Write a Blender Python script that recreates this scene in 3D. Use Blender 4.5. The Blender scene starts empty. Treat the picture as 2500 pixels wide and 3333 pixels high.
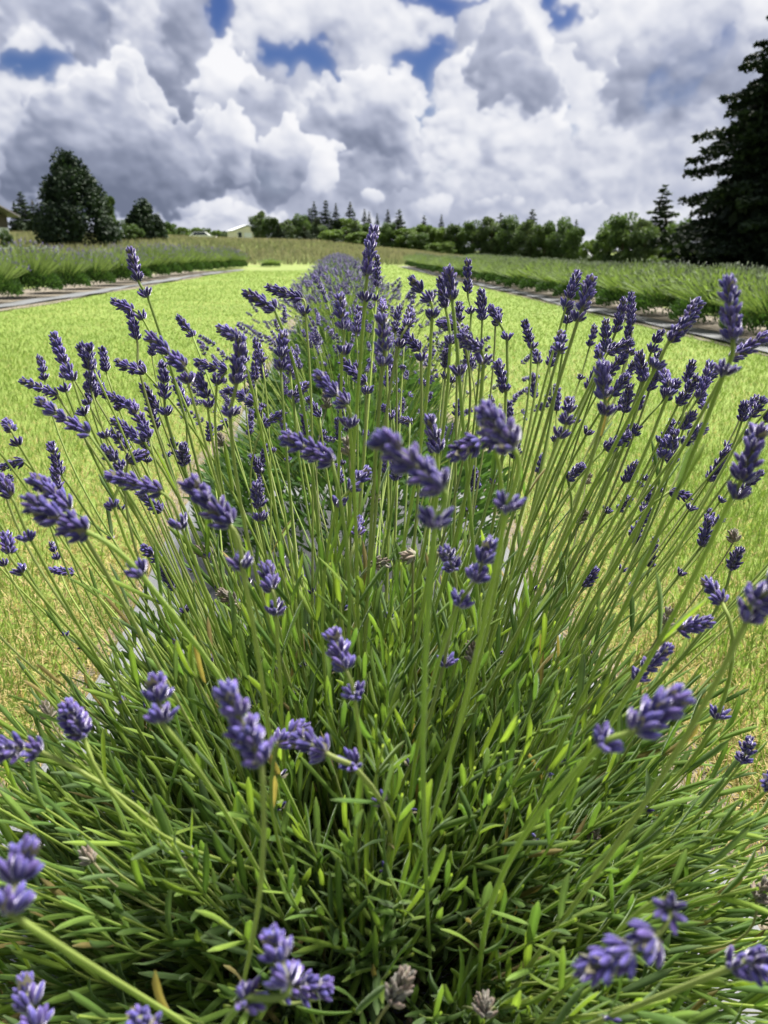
import bpy, math, random
import numpy as np
from mathutils import Vector, Matrix, Quaternion

random.seed(7)
rng = np.random.default_rng(11)
R = math.radians
S = bpy.context.scene
COL = S.collection

# ------------------------------------------------------------------ camera
CAM = Vector((0.0, 0.0, 0.72))
PITCH = R(19.5)
FPX = 2406.0                       # focal length in pixels of the 2500 x 3333 photograph
cam_d = bpy.data.cameras.new('camera')
cam = bpy.data.objects.new('camera', cam_d); COL.objects.link(cam)
cam.location = CAM
cam.rotation_euler = (R(90) - PITCH, 0, 0)
cam_d.sensor_fit = 'VERTICAL'
cam_d.angle_y = 2 * math.atan(3333 / 2 / FPX)
cam_d.clip_start = 0.02
cam_d.clip_end = 3000
cam_d.dof.use_dof = True
cam_d.dof.focus_distance = 0.84
cam_d.dof.aperture_fstop = 1.0
APERTURE = 0.0027                  # metres, a phone's wide lens
cam_d.dof.aperture_fstop = (cam_d.lens / 1000) / APERTURE
S.camera = cam

def ray(u, v):
    """photograph pixel -> (lateral, forward, vertical) direction for unit optical depth"""
    x = (u - 1250) / FPX; y = (1666.5 - v) / FPX
    return Vector((x, math.cos(PITCH) + y * math.sin(PITCH), y * math.cos(PITCH) - math.sin(PITCH)))
def at(u, v, depth):
    return CAM + ray(u, v) * depth
def azel(u, v):
    d = ray(u, v)
    return math.atan2(d.x, d.y), math.atan2(d.z, math.hypot(d.x, d.y))

# ------------------------------------------------------------------ sun, sky, exposure
SUN_EL, SUN_AZ = R(60), R(38)       # azimuth clockwise from +Y (the way the camera looks)
sd = bpy.data.lights.new('sun', 'SUN'); sd.energy = 4.2; sd.angle = R(26); sd.color = (1.0, 0.96, 0.88)
sun = bpy.data.objects.new('sun', sd); COL.objects.link(sun)
sdir = Vector((math.sin(SUN_AZ) * math.cos(SUN_EL), math.cos(SUN_AZ) * math.cos(SUN_EL), math.sin(SUN_EL)))
sun.rotation_euler = (-sdir).to_track_quat('-Z', 'Y').to_euler()
sun.location = (6, 6, 20)
S.view_settings.view_transform = 'Standard'
S.view_settings.look = 'None'
S.view_settings.exposure = 2.15
S.view_settings.gamma = 1.0
S.view_settings.use_curve_mapping = False
S.cycles.use_denoising = True
S.cycles.max_bounces = 8
S.cycles.transparent_max_bounces = 8

W = bpy.data.worlds.new('World'); S.world = W; W.use_nodes = True
class NT:
    def __init__(s, tree): s.t = tree; s.n = tree.nodes; s.l = tree.links
    def new(s, t, **k):
        n = s.n.new(t)
        for a, b in k.items(): setattr(n, a, b)
        return n
    def put(s, sock, v):
        if v is None: return
        if isinstance(v, (int, float)): sock.default_value = v
        elif isinstance(v, (tuple, list)):
            try: sock.default_value = v
            except Exception: sock.default_value = tuple(v) + (1,)
        else: s.l.new(v, sock)
    def m(s, op, a, b=None, c=None, clamp=False):
        n = s.new('ShaderNodeMath', operation=op); n.use_clamp = clamp
        for i, v in enumerate((a, b, c)): s.put(n.inputs[i], v)
        return n.outputs[0]
    def vm(s, op, a, b=None, out=0):
        n = s.new('ShaderNodeVectorMath', operation=op)
        for i, v in enumerate((a, b)): s.put(n.inputs[i], v)
        return n.outputs[out]
    def vscale(s, a, k):
        n = s.new('ShaderNodeVectorMath', operation='SCALE'); s.put(n.inputs[0], a); s.put(n.inputs[3], k)
        return n.outputs[0]
    def noise(s, vec, scale, detail=2, rough=.5, dist=0, out='Fac', lac=2.0):
        n = s.new('ShaderNodeTexNoise'); s.put(n.inputs['Vector'], vec)
        n.inputs['Scale'].default_value = scale; n.inputs['Detail'].default_value = detail
        n.inputs['Roughness'].default_value = rough; n.inputs['Distortion'].default_value = dist
        n.inputs['Lacunarity'].default_value = lac
        return n.outputs[out]
    def ramp(s, fac, pts, interp='LINEAR'):
        n = s.new('ShaderNodeValToRGB'); n.color_ramp.interpolation = interp
        e = n.color_ramp.elements
        while len(e) < len(pts): e.new(0.5)
        for i, (p, c) in enumerate(pts):
            e[i].position = p; e[i].color = (c if len(c) == 4 else tuple(c) + (1,))
        s.put(n.inputs[0], fac)
        return n.outputs[0]
    def smooth(s, v, a, b, lo=0., hi=1.):
        n = s.new('ShaderNodeMapRange', interpolation_type='SMOOTHSTEP')
        s.put(n.inputs[0], v); n.inputs[1].default_value = a; n.inputs[2].default_value = b
        n.inputs[3].default_value = lo; n.inputs[4].default_value = hi
        return n.outputs[0]
    def mix(s, f, a, b, mode='MIX'):
        n = s.new('ShaderNodeMix', data_type='RGBA', blend_type=mode)
        s.put(n.inputs[0], f); s.put(n.inputs[6], a); s.put(n.inputs[7], b)
        return n.outputs[2]

SW, SH = 4096, 1024                       # cloud chart: azimuth -180..180 deg, elevation 0..90 deg
DEG = SW / 360.0                          # chart cells per degree
PXC = math.degrees(1.507 / FPX) * DEG     # chart cells per pixel of a 1659 px wide view

def fbm(cells, octaves, gain=.5, seed=0, lac=2, stretch=1.0):
    r = np.random.default_rng(seed); tot = np.zeros((SH, SW), np.float32); amp, norm = 1.0, 0.0
    fx = cells
    for _ in range(octaves):
        fy = max(2, int(fx / 4 * stretch))
        lat = r.random((fy + 2, fx)).astype(np.float32)
        x = np.arange(SW, dtype=np.float32) * fx / SW; y = np.arange(SH, dtype=np.float32) * fy / SH
        xi = x.astype(int); yi = y.astype(int); tx = x - xi; ty = y - yi
        tx = tx * tx * (3 - 2 * tx); ty = (ty * ty * (3 - 2 * ty))[:, None]
        a = lat[yi]; b = lat[yi + 1]
        row = a * (1 - ty) + b * ty
        x1 = (xi + 1) % fx
        tot += amp * (row[:, xi % fx] * (1 - tx) + row[:, x1] * tx)
        norm += amp; amp *= gain; fx = int(fx * lac)
        if fx > SW // 2: break
    return tot / norm

def sstep(x, a, b):
    t = np.clip((x - a) / (b - a), 0, 1); return t * t * (3 - 2 * t)

def blur(a, n):
    for _ in range(2):
        c = np.cumsum(np.concatenate([a[:, -n:], a, a[:, :n + 1]], 1), 1, dtype=np.float64); a = ((c[:, 2 * n + 1:] - c[:, :-2 * n - 1])[:, :a.shape[1]] / (2 * n + 1)).astype(np.float32)
        p = np.pad(a, ((n + 1, n), (0, 0)), mode='edge'); c = np.cumsum(p, 0, dtype=np.float64); a = ((c[2 * n + 1:] - c[:-2 * n - 1])[:a.shape[0]] / (2 * n + 1)).astype(np.float32)
    return a

def chart_clouds():
    r = np.random.default_rng(5)
    wx = (fbm(130, 6, .64, 1) - .5); wy = (fbm(130, 6, .64, 2) - .5)
    f1 = fbm(90, 7, .55, 3); f2 = fbm(300, 5, .55, 4, stretch=1.5); lowf = fbm(40, 4, .5, 9, stretch=2)
    # general deck, self-shadowed along the direction of the sun
    D = f1
    lit = np.zeros_like(D)
    for q in range(1, 6): lit += (D - np.roll(np.roll(D, -q * 3, 1), -q * 4, 0)) / q
    shade = np.clip(.56 + lit * .55 + (lowf - .5) * .9 + (f2 - .5) * .12, 0, 1)
    elv = (np.arange(SH, dtype=np.float32) / DEG)[:, None]
    cover = sstep(D * .6 + lowf * .6 + .25 * (1 - sstep(elv, 3, 16)), .47, .56)
    def cloud(cx, cy, rx, ry, tone, slope, soft, amt, rim=.2, seed=0, puffs=60, flat=.55):
        rg = np.random.default_rng(seed); pad = int(max(rx, ry) * .8 + 16)
        x0, x1 = int(cx - rx - pad), int(cx + rx + pad); y0, y1 = max(0, int(cy - ry - pad)), min(SH, int(cy + ry + pad))
        if y1 - y0 < 4: return
        ix = np.arange(x0, x1) % SW; Y, X = np.mgrid[y0:y1, x0:x1].astype(np.float32)
        sl = np.ix_(np.arange(y0, y1), ix)
        m = min(rx, ry); am = min(m * .9, 22)
        X = X + wx[sl] * am * 2.2; Y = Y + wy[sl] * am * 2.0
        Hh = np.full(X.shape, -9., np.float32)
        for j in range(puffs):
            t = j / puffs
            ang = rg.uniform(0, 2 * math.pi); rad = rg.uniform(0, 1) ** .5 * (1 - .25 * (1 - t))
            px = math.cos(ang) * rad; py = math.sin(ang) * rad
            if py < -flat: py = -flat * rg.uniform(.5, 1)
            pr = m * (.52 * (1 - t) ** 1.3 + .13) * rg.uniform(.75, 1.25)
            if t > .4: px *= 1.02; py = abs(py) * rg.uniform(.3, 1.1) if rg.random() < .7 else py
            qx, qy = cx + px * rx * .86, cy + py * ry * .86
            d2 = (X - qx) ** 2 + (Y - qy) ** 2
            z = np.sqrt(np.maximum(pr * pr - d2, 0)) + m * .25 * (1 - rad) - np.maximum(np.sqrt(d2) - pr, 0) * 1.2
            Hh = np.maximum(Hh, z)
        Hh = Hh + (f2[sl] - .5) * m * .30
        a = sstep(Hh + (f2[sl] - .5) * m * .35, 0.0, max(2.2, (soft * 1.5 + .06) * m)) * amt
        # soften, then light by slope
        hb = Hh.copy()
        for _ in range(6):
            hb[1:-1, 1:-1] = (hb[1:-1, 1:-1] * 2 + hb[:-2, 1:-1] + hb[2:, 1:-1] + hb[1:-1, :-2] + hb[1:-1, 2:]) / 6
        gy, gx = np.gradient(hb)
        nl = -(gx * .45 + gy * .85); nl = np.clip(nl, -1.2, 1.2)
        up = ((X - cx) / rx * .35 + (Y - cy) / ry * .9)
        s = tone + .05 + slope * up * 1.15 + .125 * nl + (f1[sl] - .5) * .42 + (f2[sl] - .5) * .34 + (lowf[sl] - .5) * .2
        s = s + rim * (1 - sstep(Hh, .05 * m, .45 * m)) * sstep(up, -.3, .6)
        shade[sl] = shade[sl] * (1 - a) + s * a
        cover[sl] = np.maximum(cover[sl], a)
    def hole(cx, cy, rx, ry):
        pad = 40; x0, x1 = int(cx - rx - pad), int(cx + rx + pad); y0, y1 = max(0, int(cy - ry - pad)), min(SH, int(cy + ry + pad))
        Y, X = np.mgrid[y0:y1, x0:x1].astype(np.float32); sl = np.ix_(np.arange(y0, y1), np.arange(x0, x1) % SW)
        d = np.hypot((X + wx[sl] * 52 - cx) / rx, (Y + wy[sl] * 44 - cy) / ry) + (f2[sl] - .5) * 1.1 + (f1[sl] - .5) * .6
        cover[sl] = cover[sl] * sstep(d, .7, 1.1)
    def px(u, v):
        a, e = azel(u * 1.507, v * 1.507); return (math.degrees(a) + 180) * DEG, math.degrees(e) * DEG
    # the rest of the dome carries the same kind of cumulus as the part in view
    for j in range(170):
        azd = r.uniform(0, 360); e = 3 + 60 * r.random() ** 1.7
        if 146 < azd < 214 and e < 19: continue
        sz = r.uniform(8, 26) * (.5 + e / 45)
        cloud(azd * DEG, e * DEG, sz * r.uniform(1.2, 2.2) / max(.35, math.cos(math.radians(e))), sz, r.uniform(.42, .75), .2, r.uniform(.1, .5), .95, seed=j, puffs=24)
    CL = [  # u, v, ru, rv, tone, slope, softness, amount   (back to front)
        (1000, 470, 600, 60, .30, .03, .9, .85, .0), (300, 470, 330, 40, .62, .1, .5, .6, .1), (1130, 350, 260, 80, .70, .14, .5, .9, .1), (1480, 180, 260, 120, .34, .0, .7, .95, .0), (1400, 330, 230, 90, .62, .1, .7, .7, .1),
        (110, 60, 250, 85, .36, .05, .4, .95, .1), (60, 270, 140, 120, .60, .2, .4, .85, .15), (370, 110, 95, 140, .32, .08, .10, 1, .22), (300, 70, 55, 95, .72, .1, .6, .85, .1),
        (495, 190, 80, 75, .74, .16, .10, 1, .2), (300, 330, 260, 100, .27, .26, .10, 1, .3), (210, 225, 150, 66, .58, .22, .12, .95, .25), (560, 320, 75, 105, .34, .10, .3, .9, .1),
        (500, 330, 55, 75, .62, .24, .12, .9, .25),
        (720, 70, 260, 68, .66, .12, .12, 1, .15), (785, 265, 165, 110, .46, .28, .06, 1, .32), (640, 345, 80, 58, .62, .25, .12, .9, .2), (830, 410, 120, 55, .36, .08, .5, .85, .0),
        (1060, 250, 130, 120, .68, .16, .12, 1, .2), (1110, 100, 85, 130, .66, .12, .10, 1, .2), (1085, 115, 55, 66, .28, .08, .5, .9, .0), (1130, 215, 80, 48, .26, .10, .45, .95, .0), (1230, 190, 70, 110, .76, .12, .4, .8, .1),
        (1150, 285, 70, 26, .74, .2, .2, .9, .1), (1430, 38, 250, 56, .72, .14, .15, .95, .15), (1560, 110, 120, 40, .50, .1, .5, .6, .0),
        (938, 450, 44, 22, .70, .2, .5, .75, .05), (1240, 452, 80, 18, .74, .2, .6, .7, .05), (1075, 444, 66, 16, .72, .2, .6, .7, .05), (450, 455, 90, 18, .74, .2, .3, .7, .1), (800, 425, 30, 14, .74, .2, .3, .8, .1), (690, 370, 34, 52, .78, .18, .2, .9, .1), (560, 470, 90, 16, .72, .1, .4, .7, .1)]
    FRONT = ((495, 190), (785, 265), (1060, 250), (1110, 100), (1085, 115))
    def draw(lst, n0):
        for j, (u, v, ru, rv, tone, slope, soft, amt, rim) in enumerate(lst):
            c = px(u, v); cloud(c[0], c[1], ru * PXC, rv * PXC, tone, slope, soft, amt, rim, seed=n0 + j, puffs=110)
    draw([c for c in CL if c[:2] not in FRONT and c[1] < 300], 500)
    for h in [(472, 40, 34, 80), (85, 130, 66, 22), (645, 140, 70, 30), (745, 152, 80, 18), (920, 185, 62, 64), (935, 265, 38, 50), (1185, 12, 46, 48), (1235, 268, 22, 22), (965, 4, 80, 12), (1010, 285, 40, 16)]:
        c = px(h[0], h[1]); hole(c[0], c[1], h[2] * PXC, h[3] * PXC)
    draw([(785, 275, 140, 95, .38, .30, .06, 1, .34), (495, 205, 66, 62, .74, .16, .10, 1, .2), (1075, 260, 110, 105, .68, .16, .12, 1, .2), (1105, 95, 66, 110, .68, .12, .10, 1, .2), (1085, 110, 50, 66, .24, .08, .5, .9, .0), (1130, 215, 80, 48, .22, .10, .45, .95, .0)], 600)
    draw([c for c in CL if c[:2] not in FRONT and c[1] >= 300], 700)
    shade = shade * .72 + blur(shade, 3) * .28
    cover = cover * .5 + blur(cover, 3) * .5
    return np.clip(shade, 0, 1), np.clip(cover, 0, 1)

def build_sky():
    W.cycles.sampling_method = 'MANUAL'; W.cycles.sample_map_resolution = 512
    shade, cover = chart_clouds()
    img = bpy.data.images.new('cloud_chart', SW, SH, alpha=False, float_buffer=True, is_data=True)
    buf = np.ones((SH, SW, 4), np.float32); buf[..., 0] = shade; buf[..., 1] = cover
    img.pixels.foreach_set(buf.ravel()); img.update(); img.pack()
    k = NT(W.node_tree); k.n.clear()
    out = k.new('ShaderNodeOutputWorld')
    d = k.vm('NORMALIZE', k.new('ShaderNodeTexCoord').outputs['Generated'])
    sep = k.new('ShaderNodeSeparateXYZ'); k.l.new(d, sep.inputs[0])
    az = k.m('ARCTAN2', sep.outputs[0], sep.outputs[1]); el = k.m('ARCSINE', sep.outputs[2])
    cx = k.new('ShaderNodeCombineXYZ')
    k.l.new(k.m('ADD', k.m('DIVIDE', az, 2 * math.pi), .5), cx.inputs[0]); k.l.new(k.m('MAXIMUM', k.m('DIVIDE', el, math.pi / 2), .001), cx.inputs[1])
    ti = k.new('ShaderNodeTexImage', interpolation='Cubic', extension='EXTEND'); ti.image = img; k.l.new(cx.outputs[0], ti.inputs[0])
    sc = k.new('ShaderNodeSeparateColor'); k.l.new(ti.outputs[0], sc.inputs[0])
    ccol = k.ramp(sc.outputs[0], [(0.0, (.062, .072, .104)), (.25, (.102, .114, .155)), (.5, (.18, .192, .238)), (.72, (.275, .282, .31)), (1.0, (.345, .345, .355))])
    sky = k.new('ShaderNodeTexSky', sky_type='NISHITA'); sky.sun_disc = False
    sky.sun_elevation = SUN_EL; sky.sun_rotation = SUN_AZ; sky.air_density = 1.0; sky.dust_density = 0.2; sky.ozone_density = 4.0
    hs = k.new('ShaderNodeHueSaturation'); hs.inputs['Saturation'].default_value = 1.25; hs.inputs['Hue'].default_value = .525; hs.inputs['Value'].default_value = .29; k.l.new(sky.outputs[0], hs.inputs['Color'])
    b1 = k.new('ShaderNodeBackground'); k.l.new(hs.outputs[0], b1.inputs[0]); b1.inputs[1].default_value = 0.05
    b2 = k.new('ShaderNodeBackground'); k.l.new(ccol, b2.inputs[0]); b2.inputs[1].default_value = .62
    mx = k.new('ShaderNodeMixShader'); k.l.new(sc.outputs[1], mx.inputs[0]); k.l.new(b1.outputs[0], mx.inputs[1]); k.l.new(b2.outputs[0], mx.inputs[2])
    k.l.new(mx.outputs[0], out.inputs[0])
build_sky()

# ------------------------------------------------------------------ helpers
def set_props(o, label=None, category=None, group=None, kind=None):
    if label: o['label'] = label
    if category: o['category'] = category
    if group: o['group'] = group
    if kind: o['kind'] = kind
    return o
def mesh_np(name, verts, faces, cols=None, mat=None, smooth=True):
    """faces: list of int arrays (M,k)"""
    me = bpy.data.meshes.new(name)
    verts = np.ascontiguousarray(verts, np.float32)
    faces = [np.asarray(f, np.int32) for f in (faces if isinstance(faces, list) else [faces]) if len(f)]
    nl = sum(f.size for f in faces); npoly = sum(len(f) for f in faces)
    me.vertices.add(len(verts)); me.vertices.foreach_set('co', verts.ravel())
    me.loops.add(nl); me.loops.foreach_set('vertex_index', np.concatenate([f.ravel() for f in faces]))
    me.polygons.add(npoly)
    tot = np.concatenate([np.full(len(f), f.shape[1], np.int32) for f in faces])
    start = np.concatenate([[0], np.cumsum(tot)[:-1]]).astype(np.int32)
    me.polygons.foreach_set('loop_start', start)
    me.polygons.foreach_set('use_smooth', np.full(npoly, smooth, bool))
    if cols is not None:
        ca = me.color_attributes.new('Col', 'FLOAT_COLOR', 'POINT')
        c4 = np.ones((len(verts), 4), np.float32); c4[:, :3] = cols
        ca.data.foreach_set('color', c4.ravel())
    if mat: me.materials.append(mat)
    me.update(calc_edges=True)
    return me
def obj(name, me, parent=None, loc=None, rot=None, scale=None):
    o = bpy.data.objects.new(name, me); COL.objects.link(o)
    if parent is not None: o.parent = parent
    if loc is not None: o.location = loc
    if rot is not None:
        if isinstance(rot, Quaternion): o.rotation_mode = 'QUATERNION'; o.rotation_quaternion = rot
        else: o.rotation_euler = rot
    if scale is not None: o.scale = scale if hasattr(scale, '__len__') else (scale,) * 3
    return o
def empty(name, loc=(0, 0, 0), rz=0):
    o = bpy.data.objects.new(name, None); COL.objects.link(o); o.location = loc; o.rotation_euler = (0, 0, rz)
    o.empty_display_size = .1
    return o
def copy_tree(o, parent=None):
    c = o.copy(); COL.objects.link(c); c.parent = parent
    for ch in o.children: copy_tree(ch, c)
    return c
class Geo:
    """collects pieces into one mesh"""
    def __init__(s): s.v = []; s.c = []; s.f = {}; s.n = 0
    def add(s, v, faces, c):
        v = np.asarray(v, np.float32)
        for f in (faces if isinstance(faces, list) else [faces]):
            f = np.asarray(f, np.int32)
            if len(f): s.f.setdefault(f.shape[1], []).append(f + s.n)
        c = np.asarray(c, np.float32)
        if c.ndim == 1: c = np.tile(c, (len(v), 1))
        s.v.append(v); s.c.append(c); s.n += len(v)
    def mesh(s, name, mat, smooth=True):
        return mesh_np(name, np.concatenate(s.v), [np.concatenate(a) for a in s.f.values()], np.concatenate(s.c), mat, smooth)
def nrm(a): return a / (np.linalg.norm(a, axis=-1, keepdims=True) + 1e-9)
def frame(t):
    t = t / (np.linalg.norm(t) + 1e-9); a = np.array([0, 0, 1.]) if abs(t[2]) < .9 else np.array([1., 0, 0])
    x = np.cross(a, t); x /= np.linalg.norm(x); return x, np.cross(t, x), t
def tube(pts, rad, sides=5, cap=True, twist=0.0):
    pts = np.asarray(pts, float); n = len(pts); rad = np.broadcast_to(rad, (n,))
    tan = np.gradient(pts, axis=0); x, y, _ = frame(tan[0]); V = []
    for i in range(n):
        t = tan[i] / (np.linalg.norm(tan[i]) + 1e-9)
        x = x - t * (x @ t); x /= (np.linalg.norm(x) + 1e-9); y = np.cross(t, x)
        a = np.arange(sides) / sides * 2 * math.pi + twist * i
        V.append(pts[i] + rad[i] * (np.cos(a)[:, None] * x + np.sin(a)[:, None] * y))
    V = np.concatenate(V); i = np.arange(n - 1)[:, None] * sides; j = np.arange(sides)[None]; j2 = (j + 1) % sides
    Q = np.stack([i + j, i + j2, i + sides + j2, i + sides + j], -1).reshape(-1, 4)
    F = [Q]
    if cap and sides >= 3:
        F.append((np.arange(sides)[None] + (n - 1) * sides)); F.append(np.arange(sides)[None, ::-1])
    return V, F
def bez(p0, p1, p2, p3, n):
    t = np.linspace(0, 1, n)[:, None]
    return (1 - t) ** 3 * p0 + 3 * (1 - t) ** 2 * t * p1 + 3 * (1 - t) * t * t * p2 + t ** 3 * p3
def box(x0, x1, y0, y1, z0, z1):
    v = np.array([(x, y, z) for z in (z0, z1) for y in (y0, y1) for x in (x0, x1)], float)
    f = np.array([(0, 2, 3, 1), (4, 5, 7, 6), (0, 1, 5, 4), (2, 6, 7, 3), (0, 4, 6, 2), (1, 3, 7, 5)])
    return v, f

# ------------------------------------------------------------------ materials
def new_mat(name):
    m = bpy.data.materials.new(name); m.use_nodes = True
    k = NT(m.node_tree); k.n.clear()
    out = k.new('ShaderNodeOutputMaterial'); p = k.new('ShaderNodeBsdfPrincipled'); k.l.new(p.outputs[0], out.inputs[0])
    return m, k, p, out
def veg_mat(name, trans=.3, rough=.55, sheen=0, sheen_tint=(1, 1, 1), spec=.35, tcol=(1.15, 1.2, .6), noise=120, var=.18, subs=0):
    m, k, p, out = new_mat(name)
    at_ = k.new('ShaderNodeAttribute', attribute_name='Col')
    oi = k.new('ShaderNodeObjectInfo').outputs['Random']
    geo = k.new('ShaderNodeTexCoord').outputs['Object']
    nz = k.noise(geo, noise, 3, .6)
    f = k.m('ADD', k.m('MULTIPLY', k.m('SUBTRACT', nz, .5), var * 2), k.m('ADD', 1 - var * .5, k.m('MULTIPLY', oi, var)))
    c = k.vscale(at_.outputs['Color'], f)
    k.l.new(c, p.inputs['Base Color'])
    p.inputs['Roughness'].default_value = rough; p.inputs['Specular IOR Level'].default_value = spec
    if sheen:
        p.inputs['Sheen Weight'].default_value = sheen; p.inputs['Sheen Roughness'].default_value = .35; p.inputs['Sheen Tint'].default_value = sheen_tint + (1,)
    if trans:
        t = k.new('ShaderNodeBsdfTranslucent'); k.l.new(k.vm('MULTIPLY', c, tcol), t.inputs[0])
        mx = k.new('ShaderNodeMixShader'); mx.inputs[0].default_value = trans
        k.l.new(p.outputs[0], mx.inputs[1]); k.l.new(t.outputs[0], mx.inputs[2]); k.l.new(mx.outputs[0], out.inputs[0])
    return m
M = {}
M['leaf'] = veg_mat('lavender_leaf', .46, .75, .35, (.78, .95, .68), .15, noise=90, var=.24)
M['stem'] = veg_mat('lavender_stem', .42, .65, .15, (.85, 1., .6), .2, noise=60, tcol=(1.1, 1.2, .55))
M['calyx'] = veg_mat('lavender_calyx', .12, .9, 1.0, (.82, .78, 1.0), .04, tcol=(1.1, 1.0, 1.3), noise=900, var=.34)
M['dried'] = veg_mat('dried_calyx', .1, .9, .3, (.9, .9, .85), .1, tcol=(1, 1, 1), noise=700, var=.25)
M['bushfar'] = veg_mat('bush_greenery', .35, .6, 0, spec=.2, noise=15)
M['flowerfar'] = veg_mat('bush_flowers', .15, .8, .3, (.8, .76, 1.), .1, tcol=(1, 1, 1.2), noise=200)
M['grass'] = veg_mat('lawn_blades', .40, .6, 0, spec=.15, tcol=(1.05, 1.15, .8), noise=2, var=.12)
M['meadow'] = veg_mat('meadow_blades', .42, .8, 0, spec=.1, noise=.5, tcol=(1, 1, .8))
M['needle'] = veg_mat('conifer_needles', .12, .7, 0, spec=.2, noise=1.2, var=.3)
M['broad'] = veg_mat('tree_leaves', .30, .6, 0, spec=.2, noise=.8, var=.3)
def bark_mat():
    m, k, p, out = new_mat('bark')
    n = k.noise(k.new('ShaderNodeTexCoord').outputs['Object'], 6, 6, .65)
    k.l.new(k.ramp(n, [(.3, (.045, .032, .022)), (.7, (.14, .105, .075))]), p.inputs['Base Color']); p.inputs['Roughness'].default_value = .9
    b = k.new('ShaderNodeBump'); b.inputs['Strength'].default_value = .6; k.l.new(n, b.inputs['Height']); k.l.new(b.outputs[0], p.inputs['Normal'])
    return m
M['bark'] = bark_mat()
def plain_mat(name, col, rough=.6, var=.12, scale=4.0, metal=0.0, bump=0.0):
    m, k, p, out = new_mat(name)
    n = k.noise(k.new('ShaderNodeTexCoord').outputs['Object'], scale, 5, .6)
    a = tuple(c * (1 - var) for c in col); b = tuple(min(1, c * (1 + var)) for c in col)
    k.l.new(k.ramp(n, [(.3, a), (.7, b)]), p.inputs['Base Color']); p.inputs['Roughness'].default_value = rough; p.inputs['Metallic'].default_value = metal
    if bump:
        bm = k.new('ShaderNodeBump'); bm.inputs['Strength'].default_value = bump; k.l.new(n, bm.inputs['Height']); k.l.new(bm.outputs[0], p.inputs['Normal'])
    return m

# ------------------------------------------------------------------ ground
ROW_S = -0.059                                    # the planted row runs a little across the view
def row_x(y): return 0.03 + ROW_S * y
def left_x(y): return -6.05 - 0.028 * (y - 10)    # centres of the bushes across the lawn
def right_x(y): return 3.38 - 0.070 * (y - 5.85)
def gh(x, y):
    x = np.asarray(x, float); y = np.asarray(y, float)
    t = np.clip((y - 33) / 50, 0, 1); t = t * t * (3 - 2 * t)      # the field climbs on one side and falls away on the other
    a = x / np.maximum(y, 20.0)
    h = t * np.interp(a, [-1.2, -.45, -.30, -.09, .04, .20, .5, 1.2], [1.6, 2.2, 1.9, 1.35, .35, -1.25, -1.5, -1.0])
    h = h - .055 * np.clip(x - 4.3, 0, 16) * np.clip((y - 2) / 8, 0, 1) * np.clip((70 - y) / 30, 0, 1)
    return h + .06 * np.sin(x * .31) * np.sin(y * .23) * np.clip((y - 12) / 30, 0, 1)

def ground_mat():
    m, k, p, out = new_mat('meadow_ground')
    g = k.new('ShaderNodeNewGeometry').outputs['Position']
    n = k.noise(g, .25, 6, .6); n2 = k.noise(g, 3.0, 5, .65)
    c = k.ramp(k.m('ADD', k.m('MULTIPLY', n, .7), k.m('MULTIPLY', n2, .3)), [(.3, (.09, .14, .03)), (.5, (.13, .165, .05)), (.7, (.17, .17, .075))])
    k.l.new(c, p.inputs['Base Color']); p.inputs['Roughness'].default_value = .95; p.inputs['Specular IOR Level'].default_value = .1
    return m
def lawn_mat():
    m, k, p, out = new_mat('lawn_turf')
    g = k.new('ShaderNodeNewGeometry').outputs['Position']
    st = k.vm('MULTIPLY', g, (1, .35, 1))
    n = k.noise(g, .7, 5, .6); n2 = k.noise(st, 22, 5, .7); n3 = k.noise(g, 120, 3, .7)
    f = k.m('ADD', k.m('ADD', k.m('MULTIPLY', n, .45), k.m('MULTIPLY', n2, .35)), k.m('MULTIPLY', n3, .25))
    c = k.ramp(f, [(.36, (.10, .148, .032)), (.52, (.128, .182, .036)), (.62, (.152, .20, .046)), (.75, (.19, .188, .078))])
    k.l.new(c, p.inputs['Base Color']); p.inputs['Roughness'].default_value = .9; p.inputs['Specular IOR Level'].default_value = .15
    b = k.new('ShaderNodeBump'); b.inputs['Strength'].default_value = .7; b.inputs['Distance'].default_value = .02; k.l.new(n3, b.inputs['Height']); k.l.new(b.outputs[0], p.inputs['Normal'])
    return m
def fabric_mat():
    m, k, p, out = new_mat('woven_ground_fabric')
    g = k.new('ShaderNodeNewGeometry').outputs['Position']
    w = k.new('ShaderNodeTexWave', wave_type='BANDS', bands_direction='X'); w.inputs['Scale'].default_value = 60; k.l.new(g, w.inputs['Vector'])
    w2 = k.new('ShaderNodeTexWave', wave_type='BANDS', bands_direction='Y'); w2.inputs['Scale'].default_value = 60; k.l.new(g, w2.inputs['Vector'])
    n = k.noise(g, 5, 6, .65); n2 = k.noise(g, 35, 4, .6)
    c = k.ramp(k.m('ADD', k.m('MULTIPLY', n, .7), k.m('MULTIPLY', n2, .3)), [(.28, (.075, .062, .042)), (.42, (.082, .086, .09)), (.6, (.102, .107, .116)), (.75, (.122, .127, .137))])
    k.l.new(c, p.inputs['Base Color']); p.inputs['Roughness'].default_value = .6; p.inputs['Specular IOR Level'].default_value = .3
    b = k.new('ShaderNodeBump'); b.inputs['Strength'].default_value = .25; b.inputs['Distance'].default_value = .002
    k.l.new(k.m('ADD', w.outputs[0], w2.outputs[0]), b.inputs['Height']); k.l.new(b.outputs[0], p.inputs['Normal'])
    return m
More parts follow.
